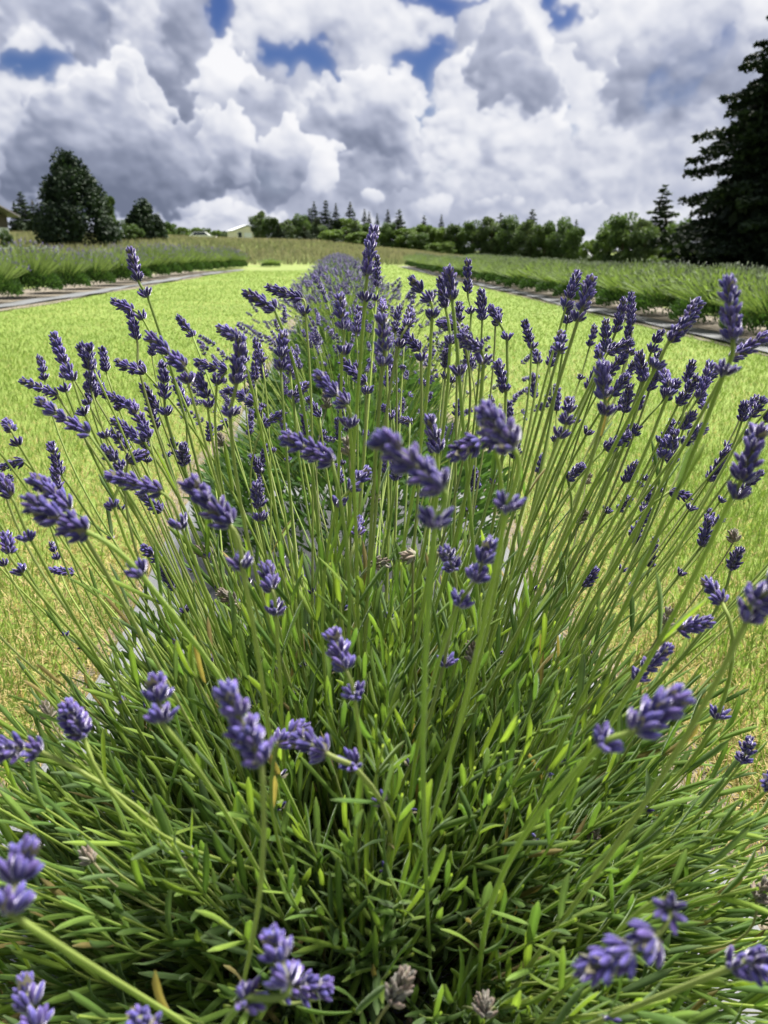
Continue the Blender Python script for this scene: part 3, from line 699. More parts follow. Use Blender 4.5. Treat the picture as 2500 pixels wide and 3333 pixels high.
# parked car
x, y = base_at(441, 120); c_ = empty('parked_car', (x, y, float(gh(x, y)) + .15), R(8)); set_props(c_, 'small white car parked before the distant round trees', 'car')
prof = np.array([(-2.1, .35), (-2.1, .85), (-1.9, 1.0), (-1.3, 1.5), (.4, 1.52), (1.1, 1.02), (2.0, .88), (2.15, .6), (2.15, .35)])
v = np.array([(a, s * .85 * (.85 if b > 1.2 else 1), b) for s in (-1, 1) for a, b in prof]); n = len(prof); g = Geo()
g.add(v, [np.arange(n)[None], np.arange(n, 2 * n)[None, ::-1], np.array([(i, i + n, (i + 1) % n + n, (i + 1) % n) for i in range(n)])], (1, 1, 1)); obj('body', g.mesh('body', MP, False), c_)
for s in (-1, 1):
    g = Geo(); v = np.array([(-1.55, s * .84, 1.02), (.75, s * .84, 1.05), (.3, s * .745, 1.45), (-1.2, s * .745, 1.44)]); v2 = v + np.array([0, s * .02, 0]); g.add(np.concatenate([v, v2]), np.array([(4, 5, 6, 7), (0, 1, 5, 4), (1, 2, 6, 5), (2, 3, 7, 6), (3, 0, 4, 7)]), (1, 1, 1)); obj('window', g.mesh('window', MG, False), c_)
    for xx_ in (-1.3, 1.35):
        g = Geo(); v, f = tube([(xx_, s * .66, .33), (xx_, s * .88, .33)], .33, 16); g.add(v, f, (1, 1, 1)); w_ = obj('wheel', g.mesh('wheel', MTY), c_)
        g = Geo(); v, f = tube([(xx_, s * .86, .33), (xx_, s * .9, .33)], .2, 12); g.add(v, f, (1, 1, 1)); obj('rim', g.mesh('rim', MT), w_)

# ------------------------------------------------------------------ lavender: spikes and leaves
WH = 0.0135                                     # width of a whorl, metres
def calyx(g, base, direc, L, r, rg, sides=6, lod=0, dried=False):
    x, y, t = frame(direc)
    if lod == 0:
        ts = np.array([0, .12, .35, .62, .84, .96, 1.02]); pr = np.array([.42, .72, .98, 1.02, .82, .5, .18])
    elif lod == 1:
        ts = np.array([0, .3, .75, 1.]); pr = np.array([.5, 1., .95, .25]); sides = 4
    else:
        ts = np.array([0, .5, 1.]); pr = np.array([.5, 1.05, .3]); sides = 3
    up = np.array([0, 0, 1.]); bend = .18 * L
    C = base + t * (ts * L)[:, None] + up * (bend * ts ** 2)[:, None]
    a = np.arange(sides) / sides * 2 * math.pi + rg.uniform(0, 6)
    rid = 1 + (.13 * np.cos(np.arange(sides) * math.pi) if lod == 0 else 0)
    V = (C[:, None, :] + (pr * r)[:, None, None] * ((np.cos(a) * rid)[None, :, None] * x + (np.sin(a) * rid)[None, :, None] * y)).reshape(-1, 3)
    n = len(ts); i = np.arange(n - 1)[:, None] * sides; j = np.arange(sides)[None]; j2 = (j + 1) % sides
    Q = np.stack([i + j, i + j2, i + sides + j2, i + sides + j], -1).reshape(-1, 4)
    F = [Q, (np.arange(sides)[None] + (n - 1) * sides)]
    if dried:
        c0, c1, c2 = np.array([.20, .19, .12]), np.array([.19, .165, .135]), np.array([.13, .11, .095])
    else:
        c0, c1, c2 = np.array([.15, .155, .12]), np.array([.054, .043, .142]), np.array([.088, .070, .22])
    k = rg.uniform(.72, 1.3); hue = rg.uniform(-.12, .12)
    tint = np.array([1 + hue, 1, 1 - hue * .3]) * k
    cc = np.array([c0 * .9 if s < .08 else (c0 * .35 + c1 * .65 if s < .25 else (c1 if s < .7 else c2)) for s in ts]) * tint
    cv = np.repeat(cc, sides, 0)
    if lod == 0: cv[0::2] *= 1.32; cv[1::2] *= .80          # paler ribs
    g.add(V, F, cv)
def whorl(g, z, rg, n=7, spread=1.0, size=1.0, lod=0, dried=False, axis_r=.0012, off=(0, 0)):
    a0 = rg.uniform(0, 6.28)
    for j in range(n):
        a = a0 + j / n * 6.283 + rg.normal(0, .16); tilt = spread * rg.uniform(.72, 1.05)
        d = np.array([math.cos(a) * math.sin(tilt), math.sin(a) * math.sin(tilt), math.cos(tilt)])
        b = np.array([off[0] + math.cos(a) * axis_r, off[1] + math.sin(a) * axis_r, z + rg.normal(0, .0007)])
        calyx(g, b, d, .0071 * size * rg.uniform(.82, 1.12), .00132 * size ** .5 * rg.uniform(.88, 1.12) * (1.0 if lod == 0 else 1.25), rg, lod=lod, dried=dried)
    if lod == 0:                                # papery bracts under the whorl
        for s in (0, math.pi):
            a = a0 + s; d = np.array([math.cos(a), math.sin(a), 0]); t = np.array([-math.sin(a), math.cos(a), 0]); o = np.array([off[0], off[1], z - .0006])
            V = np.array([o + d * .001, o + d * .0034 + t * .0019 + (0, 0, .0012), o + d * .0058 + (0, 0, .0042), o + d * .0034 - t * .0019 + (0, 0, .0012)])
            g.add(V, np.array([[0, 1, 2, 3]]), np.array([.15, .14, .09]))
def spike_mesh(seed, length, lod=0, dried=False, mat=None):
    rg = np.random.default_rng(seed); g = Geo()
    n = max(2, int(round((length - .007) / rg.choice([.0064, .0070, .0080]))) + 1); pitch = (length - .0075) / max(1, n - 1); bx, by = rg.normal(0, .0016, 2)
    def off(z): return bx * (z / .03) ** 2, by * (z / .03) ** 2
    z = 0.0
    for i in range(n):
        t = i / max(1, n - 1); size = 1.0 - .18 * t ** 3
        cnt = (int(rg.integers(7, 10)) if t < .9 else 7) if lod == 0 else (7 if lod == 1 else 4)
        gapz = (rg.uniform(-.0012, .0018) if 0 < i < n - 1 else 0)
        whorl(g, i * pitch + gapz, rg, cnt, 1.08 - .22 * t if t < .95 else .66, size, lod, dried, off=off(i * pitch))
        if lod == 0 and t < .95: whorl(g, i * pitch + gapz + .0018, rg, 4, .55, size * .92, lod, dried, off=off(i * pitch))
    o = off(length); whorl(g, length - .007, rg, 4 if lod < 2 else 2, .22, .8, lod, dried, off=o)
    zz = np.linspace(-.001, length - .003, 6); v, f = tube(np.array([(*off(q), q) for q in zz]), .0011, 5); g.add(v, f, (.16, .17, .09))
    return g.mesh('flower_spike', mat or (M['dried'] if dried else M['calyx']))
def whorl_mesh(seed, n=8, lod=0, mat=None, spread=.95, size=1.05, dried=False):
    rg = np.random.default_rng(seed); g = Geo(); whorl(g, 0, rg, n, spread, size, lod, dried)
    if n > 5 and lod == 0: whorl(g, .0012, rg, 3, .6, .9, lod, dried)
    return g.mesh('flower_whorl', mat or M['calyx'])
SPL = [.018, .024, .030, .036, .042, .048, .055]
SPK = {L: [spike_mesh(100 + 10 * i + j, L) for j in range(5)] for i, L in enumerate(SPL)}
WHM = [whorl_mesh(300 + i, n) for i, n in enumerate((6, 7, 8, 8))]
BUDM = [whorl_mesh(330 + i, n, spread=.55, size=.72) for i, n in enumerate((2, 2, 3))]
DRY = [spike_mesh(340 + i, L, dried=True) for i, L in enumerate((.012, .016, .020))]
SPM = [spike_mesh(360 + i, L, lod=1) for i, L in enumerate((.022, .028, .034, .040, .046))]
WHMM = [whorl_mesh(380 + i, 6, 1) for i in range(2)]

def leaf_strip(L, w, curl, rg, nseg=5, fold=.35):
    """linear leaf along +z, rolled margins, blunt tip; returns verts (n,3) and faces"""
    t = np.linspace(0, 1, nseg + 1); prof = np.clip(np.minimum(1, .45 + t * 2.2), 0, 1) * np.where(t > .82, np.sqrt(np.clip(1 - ((t - .82) / .185) ** 2, 0.02, 1)), 1) * w / 2
    ang = curl * t ** 1.5; z = np.cumsum(np.concatenate([[0], np.cos(ang[:-1])])) * L / nseg; y = np.cumsum(np.concatenate([[0], np.sin(ang[:-1])])) * L / nseg
    rows = []
    for s, h in ((-1, fold), (-.55, .06), (0, 0.22), (.55, .06), (1, fold)):
        # cross-section: raised midrib groove, rolled edges
        hh = {(-1): -fold, (1): -fold}.get(s, .12 if s == 0 else .22)
        rows.append(np.stack([s * prof, y + hh * prof * np.cos(ang), z - hh * prof * np.sin(ang)], 1))
    V = np.stack(rows, 1).reshape(-1, 3); i, j = np.meshgrid(np.arange(nseg), np.arange(4), indexing='ij'); a = (i * 5 + j).ravel()
    return V, np.stack([a, a + 1, a + 6, a + 5], 1)
LV = []
_r = np.random.default_rng(8)
for i in range(8): LV.append(leaf_strip(1.0, .105 + .035 * _r.random(), _r.uniform(-.9, .9), _r))
GRN = [np.array(c) for c in ((.078, .142, .034), (.10, .172, .038), (.125, .20, .04), (.088, .14, .054), (.165, .24, .042))]
def leaf_mesh(i, col):
    V, F = LV[i]; c = np.tile(col, (len(V), 1)); c[2::5] *= 1.3; c[-5:] = c[-5:] * .7 + np.array([.14, .16, .09]) * .4
    return mesh_np('leaf', V, F, c, M['leaf'])
LEAFM = [leaf_mesh(i % 8, GRN[i % 5]) for i in range(20)]

def basis(d, roll):
    x, y, t = frame(np.asarray(d, float)); c, s = math.cos(roll), math.sin(roll)
    return np.stack([x * c + y * s, -x * s + y * c, t], 1)      # columns
def upright_roll(d, rg):
    """roll so that the leaf's face looks up"""
    x, y, t = frame(np.asarray(d, float)); return math.atan2(-x[2], y[2]) + rg.normal(0, .5)

# ------------------------------------------------------------------ the bush before the camera
BC = np.array([-.015, .56, 0.0])
hero = empty('lavender_bush', BC)
set_props(hero, 'large blooming lavender bush with long arching stems, first of the middle row', 'lavender bush', 'lavender bushes of the middle row')
SP = '''422 802 450 910 46 477 965;415 990 445 1102 40 452 1200;356 975 430 1008 40 465 1040;162 1080 235 1235 45 275 1350;70 1235 185 1285 40;195 1180 210 1230 40 215 1275
115 1310 287 1410 56;365 1175 445 1205 42 470 1215;470 1085 600 1195 55 615 1245;537 1175 535 1295 45 540 1350;640 1210 675 1292 42 680 1327;325 1275 407 1315 38 422 1327
362 1365 445 1425 45 467 1442;400 1400 412 1467 36;702 1055 770 1095 50;785 1085 770 1245 60 752 1355;632 1180 735 1205 42 705 1250;730 1260 825 1310 42;-10 1365 37 1400 42 60 1450
610 1455 600 1512 45;365 1460 395 1530 52 367 1655;455 1470 415 1500 45;700 1400 740 1370 30;-5 1525 75 1500 40;1205 727 1195 895 50 1187 980;1225 830 1228 930 30 1225 980
1100 955 1117 1070 52 1121 1155;794 947 893 1005 50;859 937 980 971 42 992 1024;917 1072 915 1200 50;945 1130 945 1210 36;1240 1020 1250 1140 60 1247 1190;1245 967 1247 1015 34
1330 900 1400 980 50 1407 1035;1342 1000 1325 1060 42 1300 1130;1300 1070 1365 1140 42 1372 1175;1457 865 1472 975 55 1495 1220;1430 900 1450 1000 45 1467 1120;1522 845 1522 950 34 1530 1020
1497 970 1495 1045 38;1565 940 1570 1040 42;1595 980 1625 1050 40 1650 1105;1480 1090 1565 1140 55 1572 1185;1415 1055 1495 1065 40;1017 1215 1125 1315 60 1140 1390
1102 1172 1190 1245 42 1195 1282;915 1415 1080 1500 68;1010 1237 955 1290 40;1000 1290 1040 1355 36;930 1340 860 1380 36;1221 1400 1440 1590 104 1416 1710;1395 1345 1425 1470 60
1545 1320 1670 1455 95 1650 1660;1455 1480 1600 1420 72;1615 1170 1637 1250 42 1642 1275;1310 1360 1335 1375 34;1245 1330 1280 1355 32;1450 1150 1448 1195 34 1450 1232
1885 875 1852 970 42 1840 1000;1930 892 1895 1005 52 1878 1045;2055 945 2055 1055 34 2050 1155;2032 970 2005 1080 38;2300 982 2180 1110 56 2130 1200;2372 895 2385 1105 74 2355 1220
2515 1085 2380 1165 52;2150 1070 2120 1145 40;1705 1040 1725 1115 36 1732 1135;1840 1000 1845 1050 40;1840 1060 1820 1145 50;1955 1105 1952 1165 36;2037 1125 1980 1145 44
1955 1170 1967 1295 62 1972 1350;1867 1277 1842 1380 54 1820 1425;2250 1170 2235 1245 38 2230 1300;2180 1195 2177 1260 48 2170 1290;2075 1140 2095 1240 44;2085 1260 2075 1335 38
2055 1410 1970 1460 44;2250 1330 2225 1395 42;2270 1395 2225 1445 48;2410 1300 2415 1370 38;2480 1290 2445 1355 44;2475 1375 2415 1560 76 2395 1620;2185 1405 2160 1490 44
1900 1505 1848 1560 42;1675 1425 1675 1490 40;1735 1210 1740 1295 28;-30 1520 35 1615 56 95 1760;100 1545 225 1655 68;65 1640 280 1730 82 460 1870;340 1535 520 1600 66 590 1720
605 1555 745 1705 80 787 1850;-5 1720 30 1800 50 72 1865;165 1760 187 1820 30;155 1850 240 1865 32;482 2190 525 2350 90;228 2260 270 2395 76;725 2220 850 2480 104
-20 2400 68 2440 80 125 2450;10 2800 30 2970 116;465 3225 480 3400 100;20 3260 120 3350 92;840 1560 845 1650 50 848 1695;845 1815 885 1915 66 900 2000;1065 2045 1125 2175 76 1155 2270
1210 1515 1140 1595 54 1100 1650;1610 1745 1545 1890 74 1495 1970;1440 1780 1475 1850 62 1450 2165;2250 1625 2180 1600 40;2050 1610 2015 1660 36;2135 1745 2115 1845 34;2315 1650 2325 1710 32
2315 2010 2210 2050 62;2180 2090 2100 2175 60 2070 2210;2380 1785 2380 1850 46;2520 1850 2455 1960 100 2435 2020;2245 2245 2065 2375 104 1960 2425;2340 1900 2350 1960 60 2335 2335
1885 3190 2130 3050 112 2180 2960;2520 3080 2440 3130 100 2380 3150;850 3040 940 3205 108 800 3255;1095 3195 930 3212 84;2430 2380 2415 2480 56;2470 2500 2510 2560 66;980 2380 905 2420 70
1165 1690 1165 1740 46;1290 1500 1290 1560 44;2050 1040 2040 1130 34;60 1560 10 1580 40;300 1250 290 1300 34;560 1420 575 1480 34;820 1480 850 1540 34;1745 1120 1752 1180 36;2290 1280 2295 1330 34;930 2400 1060 2450 80 1150 2490'''
DRYL = '1125 1400 1137 1477 44;725 1930 765 1960 44;1300 1815 1345 1808 50;650 1790 690 1805 40;1260 1830 1215 1835 44;1540 2110 1545 2160 50;2190 1960 2165 2030 44;2385 1710 2390 1760 40;1325 3170 1275 3260 76;1575 3180 1575 3300 70;1925 2660 1935 2730 46;1670 2790 1675 2840 40;2495 2860 2460 2920 60;250 2765 300 2800 60;130 2300 160 2330 46;1550 2960 1550 3000 40;1760 2960 1780 3010 40;750 2030 760 2100 40'
rg = np.random.default_rng(21)
stems = []          # dicts: path points, radius, spike placement
def add_stem(B, A, L, dried=False, whorl=None, nat=False, buds=None, spike=None, rad=None):
    stems.append(dict(B=B, A=A, L=L, dried=dried, W=whorl, rad=rad))
def parse(s): return [tuple(float(x) for x in e.split()) for e in s.replace('\n', ';').split(';') if e.strip()]
def v2(v): return np.array([v.x, v.y, v.z])
def from_pixels(e, dried=False):
    tu, tv, bu, bv, w = e[:5]; depth = (WH * .93 if not dried else .012) * FPX / w
    Bp = v2(at(bu, bv, depth)); T = v2(at(tu, tv, depth)); Lp = np.linalg.norm(T - Bp)
    Lt = np.clip(Lp, .015 if dried else .026, .056)
    axis = v2(cam.rotation_euler.to_matrix() @ Vector((0, 0, 1)))       # towards the camera
    if Lt > Lp + 1e-4:
        T = T + axis * math.sqrt(Lt * Lt - Lp * Lp) * (1 if rg.random() < .6 else -1) * .8
    A = (T - Bp) / np.linalg.norm(T - Bp)
    Wp = None
    if len(e) >= 7:
        dpx = math.hypot(e[5] - bu, e[6] - bv) * depth / FPX
        rootd = 0.62; fr = min(.5, dpx / .35)
        Wp = v2(at(e[5], e[6], depth + (rootd - depth) * fr * .5))
    add_stem(Bp, A, Lp if Lp > .02 else Lt, dried, Wp)
for e in parse(SP): from_pixels(e)
for e in parse(DRYL): from_pixels(e, True)
nlisted = len(stems)
cnt = 0
while cnt < 105:                 # the many smaller spikes of the far and side stems
    a = rg.uniform(0, 2 * math.pi); rr = rg.uniform(.12, .50)
    p = np.array([BC[0] + math.cos(a) * rr, BC[1] + .10 + math.sin(a) * rr * 1.05, rg.uniform(.40, .64) - .22 * max(0, rr - .28)])
    if p[1] < .62 + .25 * (abs(p[0]) < .2): continue
    lean = np.array([math.cos(a), math.sin(a), 0]) * rg.uniform(.1, .75) + np.array([rg.normal(0, .25), rg.normal(0, .25), 1.0])
    lean /= np.linalg.norm(lean); L = rg.uniform(.022, .040)
    add_stem(p, lean, L, rg.random() < .06, None); cnt += 1
def root_for(B):
    r = (B - BC)[:2]; n = np.linalg.norm(r); k = (.30 + .22 * max(0, -r[1]) / .3) * min(1, .45 / (n + 1e-6))
    return np.array([BC[0] + r[0] * k + rg.normal(0, .03), BC[1] + r[1] * k + rg.normal(0, .03), .10 + rg.uniform(0, .05)])
leaves = []          # (pos, dir, roll, length) in world space
def stem_path(s):
    B, A = s['B'], s['A']; Rr = root_for(B); up = np.array([0, 0, 1.])
    H = np.linalg.norm(B - Rr)
    if s['W'] is not None:
        Wp = s['W']; d = np.linalg.norm(B - Wp); tw = nrm(nrm(B - Wp) * .6 + nrm(Wp - Rr) * .7)
        p1 = bez(Rr, Rr + nrm(nrm(Wp - Rr) * .8 + up * .35) * H * .33, Wp - tw * np.linalg.norm(Wp - Rr) * .3, Wp, 15)
        p2 = bez(Wp, Wp + tw * d * .35, B - A * d * .35, B, 7)
        return np.concatenate([p1, p2[1:]]), Rr
    nat = nrm(B - Rr); tip = nrm(A * .35 + nat * .65 + up * .15)
    k = .24
    side = np.array([rg.normal(0, .022), rg.normal(0, .022), 0])
    return bez(Rr, Rr + nrm(nrm(B - Rr) * .8 + up * .35) * H * .33, B - tip * H * k + side, B, 20), Rr
SC = [np.array(c) for c in ((.25, .325, .075), (.275, .35, .082), (.225, .305, .075), (.275, .325, .105))]
for si, s in enumerate(stems):
    P, Rr = stem_path(s); n = len(P); t = np.linspace(0, 1, n)
    # slight natural waviness
    wv = rg.normal(0, 1, 4); P = P + np.stack([np.sin(t * 7 + wv[0]) * wv[1], np.sin(t * 6 + wv[2]) * wv[3], 0 * t], 1) * .0016 * (np.sin(t * math.pi)[:, None])
    r0 = rg.uniform(.00120, .00155) * (.72 if s['dried'] else 1) * (1 if si < nlisted else .88)
    V, F = tube(P - Rr, r0 * (1.12 - .25 * t), 6, twist=.02)
    base = SC[rg.integers(0, 4)] * rg.uniform(.85, 1.15); top = base * .72 + np.array([.075, .068, .052]) * .4
    if s['dried']: top = np.array([.22, .19, .13])
    cc = base[None] * (1 - t[:, None] ** 2 * .8) + top[None] * (t[:, None] ** 2 * .8)
    cc = np.repeat(cc, 6, 0); cc[::2] *= 1.14; cc[1::2] *= .9
    st = obj('flower_stem', mesh_np('flower_stem', V, F, cc, M['stem']), hero, Rr - BC)
    q = Vector(s['A']).to_track_quat('Z', 'Y') @ Quaternion((0, 0, 1), rg.uniform(0, 6.28))
    if s['dried']:
        me = DRY[rg.integers(0, 3)]; obj('dried_flower_spike', me, st, s['B'] - Rr, q)
    else:
        kx = 1.12 if np.linalg.norm(s['B'] - v2(CAM)) < .45 else .93
        Lb = min(SPL, key=lambda z: abs(z - s['L'])); sc = np.clip(s['L'] / Lb, .85, 1.18)
        obj('flower_spike', SPK[Lb][rg.integers(0, 5)], st, s['B'] - Rr, q, (kx, kx, sc))
    if s['W'] is not None:
        d = P[15] - P[13]; q = Vector(d).to_track_quat('Z', 'Y') @ Quaternion((0, 0, 1), rg.uniform(0, 6.28)); obj('flower_whorl', WHM[rg.integers(0, 4)], st, s['W'] - Rr, q)
    elif si >= nlisted and rg.random() < .55 and not s['dried']:
        i = int(n * .92) - 1; q = Vector(P[i + 1] - P[i]).to_track_quat('Z', 'Y'); obj('flower_whorl', WHM[rg.integers(0, 4)], st, P[i] - Rr, q, .85)
    # nodes with a pair of long leaves and sometimes a pair of tiny buds
    for tn in (rg.uniform(.30, .42), rg.uniform(.48, .62)):
        i = int(tn * (n - 1)); d = nrm(P[i + 1] - P[i]); x_, y_, _ = frame(d); a = rg.uniform(0, 6.28)
        if tn > .46 and rg.random() < .55: continue
        for sg in (0, math.pi):
            sd_ = math.cos(a + sg) * x_ + math.sin(a + sg) * y_; ld = nrm(d * 1.0 + sd_ * rg.uniform(.22, .6)); leaves.append((P[i], ld, upright_roll(ld, rg), rg.uniform(.03, .058)))
        if rg.random() < .5:
            q = Vector(nrm(d + (math.cos(a + 1.5) * x_ + math.sin(a + 1.5) * y_) * .5)).to_track_quat('Z', 'Y'); obj('flower_bud', BUDM[rg.integers(0, 3)], st, P[i] - Rr, q)
# leafy shoots of the mound
twig = Geo()
NSH = 1250
for j in range(NSH):
    a = rg.uniform(0, 2 * math.pi); rho = .37 * math.sqrt(rg.random()); ex = 1 + .0 * math.sin(a)
    hz = .335 * (1 - (rho / .47) ** 2) + .02 + rg.normal(0, .03)
    inner = rg.random() < .4
    if inner: hz *= rg.uniform(.55, .9)
    T = np.array([BC[0] + math.cos(a) * rho * ex, BC[1] + math.sin(a) * rho, max(.06, hz)])
    Bs = np.array([BC[0] + math.cos(a) * rho * .45, BC[1] + math.sin(a) * rho * .45, max(.03, T[2] - rg.uniform(.12, .2))])
    H = np.linalg.norm(T - Bs); P = bez(Bs, Bs + nrm(np.array([math.cos(a), math.sin(a), .9])) * H * .4, T - nrm(np.array([math.cos(a) * rho * 2.6 + rg.normal(0, .25), math.sin(a) * rho * 2.6 + rg.normal(0, .25), 1])) * H * .3, T, 9)
    V, F = tube(P, .0011, 4, cap=False); twig.add(V, F, SC[rg.integers(0, 4)] * .75)
    nodes = rg.integers(4, 7); ph = rg.uniform(0, 6.28)
    for q_ in range(nodes):
        tt = .34 + .62 * q_ / (nodes - 1) if nodes > 1 else .9; i = min(7, int(tt * 8)); f_ = tt * 8 - i; p = P[i] * (1 - f_) + P[i + 1] * f_
        d = nrm(P[i + 1] - P[i]); x_, y_, _ = frame(d); ph += math.pi / 2
        opening = .82 * (1 - tt * .5) * rg.uniform(.6, 1.25)
        for sg in (0, math.pi):
            sd_ = math.cos(ph + sg) * x_ + math.sin(ph + sg) * y_; ld = nrm(d + sd_ * opening); leaves.append((p, ld, upright_roll(ld, rg), rg.uniform(.038, .07) * (1 - .25 * abs(tt - .6))))
for j in range(520):             # bare young shoots that rise between the leaves and the flowers
    a = rg.uniform(0, 2 * math.pi); rho = .40 * math.sqrt(rg.random()); T = np.array([BC[0] + math.cos(a) * rho, BC[1] + math.sin(a) * rho, rg.uniform(.30, .50) * (1 - .9 * (rho / .6) ** 2)])
    Bs = np.array([BC[0] + math.cos(a) * rho * .4, BC[1] + math.sin(a) * rho * .4, .1]); H = np.linalg.norm(T - Bs)
    P = bez(Bs, Bs + nrm(np.array([math.cos(a) * rho * 2, math.sin(a) * rho * 2, 1])) * H * .4, T - nrm(np.array([math.cos(a) * rho * 2.2 + rg.normal(0, .15), math.sin(a) * rho * 2.2 + rg.normal(0, .15), 1])) * H * .25, T, 9)
    V, F = tube(P, np.linspace(.0014, .0009, 9), 5, cap=False); twig.add(V, F, SC[rg.integers(0, 4)] * rg.uniform(.95, 1.25))
    d = nrm(P[8] - P[7]); x_, y_, _ = frame(d); ph = rg.uniform(0, 6.28)
    for q_, tt in enumerate((.5, .75, .96)):
        i = int(tt * 8); ph += 1.57
        for sg in (0, math.pi):
            sd_ = math.cos(ph + sg) * x_ + math.sin(ph + sg) * y_; ld = nrm(nrm(P[i] - P[i - 1]) + sd_ * rg.uniform(.2, .55)); leaves.append((P[i], ld, upright_roll(ld, rg), rg.uniform(.026, .05)))
for j in range(70):              # old wood at the heart of the bush
    a = rg.uniform(0, 6.28); rho = rg.uniform(.05, .24); Bs = np.array([BC[0] + rg.normal(0, .03), BC[1] + rg.normal(0, .03), 0.0]); T = np.array([BC[0] + math.cos(a) * rho, BC[1] + math.sin(a) * rho, rg.uniform(.10, .22)])
    V, F = tube(bez(Bs, Bs + (0, 0, .05), T - (0, 0, .05), T, 7), np.linspace(.005, .0022, 7), 6); twig.add(V, F, np.array([.12, .095, .065]) * rg.uniform(.7, 1.2))
o = obj('twigs', twig.mesh('twigs', M['stem']), hero); o['kind'] = 'stuff'
o.location = -BC
# the leaves that show largest become parts of their own, the rest one part
lp = np.array([l[0] + l[1] * l[3] * .5 for l in leaves]); ll = np.array([l[3] for l in leaves])
rm = np.array(cam.rotation_euler.to_matrix()).T; pc = (lp - v2(CAM)) @ rm.T; dep = -pc[:, 2]
uu = 1250 + pc[:, 0] / dep * FPX; vv = 1666 - pc[:, 1] / dep * FPX
rho_ = np.hypot(lp[:, 0] - BC[0], lp[:, 1] - BC[1]); surf = lp[:, 2] - .335 * (1 - (rho_ / .47) ** 2)
score = ll / dep * np.where((uu > 0) & (uu < 2500) & (vv > 0) & (vv < 3333), 1, 0) * np.where(surf > -.02, 1, .25)
order = np.argsort(-score); big = set(order[:296].tolist())
fol = Geo()
for i, (p, d, roll, L) in enumerate(leaves):
    w = rg.uniform(.8, 1.2) * .0043 / (.12 * L)         # keep leaf width near 5 mm
    w = np.clip(w, .55, 1.4); Bm = basis(d, roll)
    if i in big:
        m4 = Matrix(Bm.tolist()).to_quaternion()
        obj('leaf', LEAFM[rg.integers(0, 20)], hero, p - BC, m4, (L * w, L * w, L))
    else:
        V, F = LV[rg.integers(0, 8)]; col = GRN[rg.integers(0, 5)] * rg.uniform(.8, 1.2) if rg.random() > .025 else np.array([.22, .175, .07]); c = np.tile(col, (len(V), 1)); c[2::5] *= 1.3; c[-5:] = c[-5:] * .7 + np.array([.14, .16, .09]) * .4
        fol.add((V * np.array([L * w, L * w, L])) @ Bm.T + p - BC, F, c)
o = obj('foliage', fol.mesh('foliage', M['leaf']), hero); o['kind'] = 'stuff'

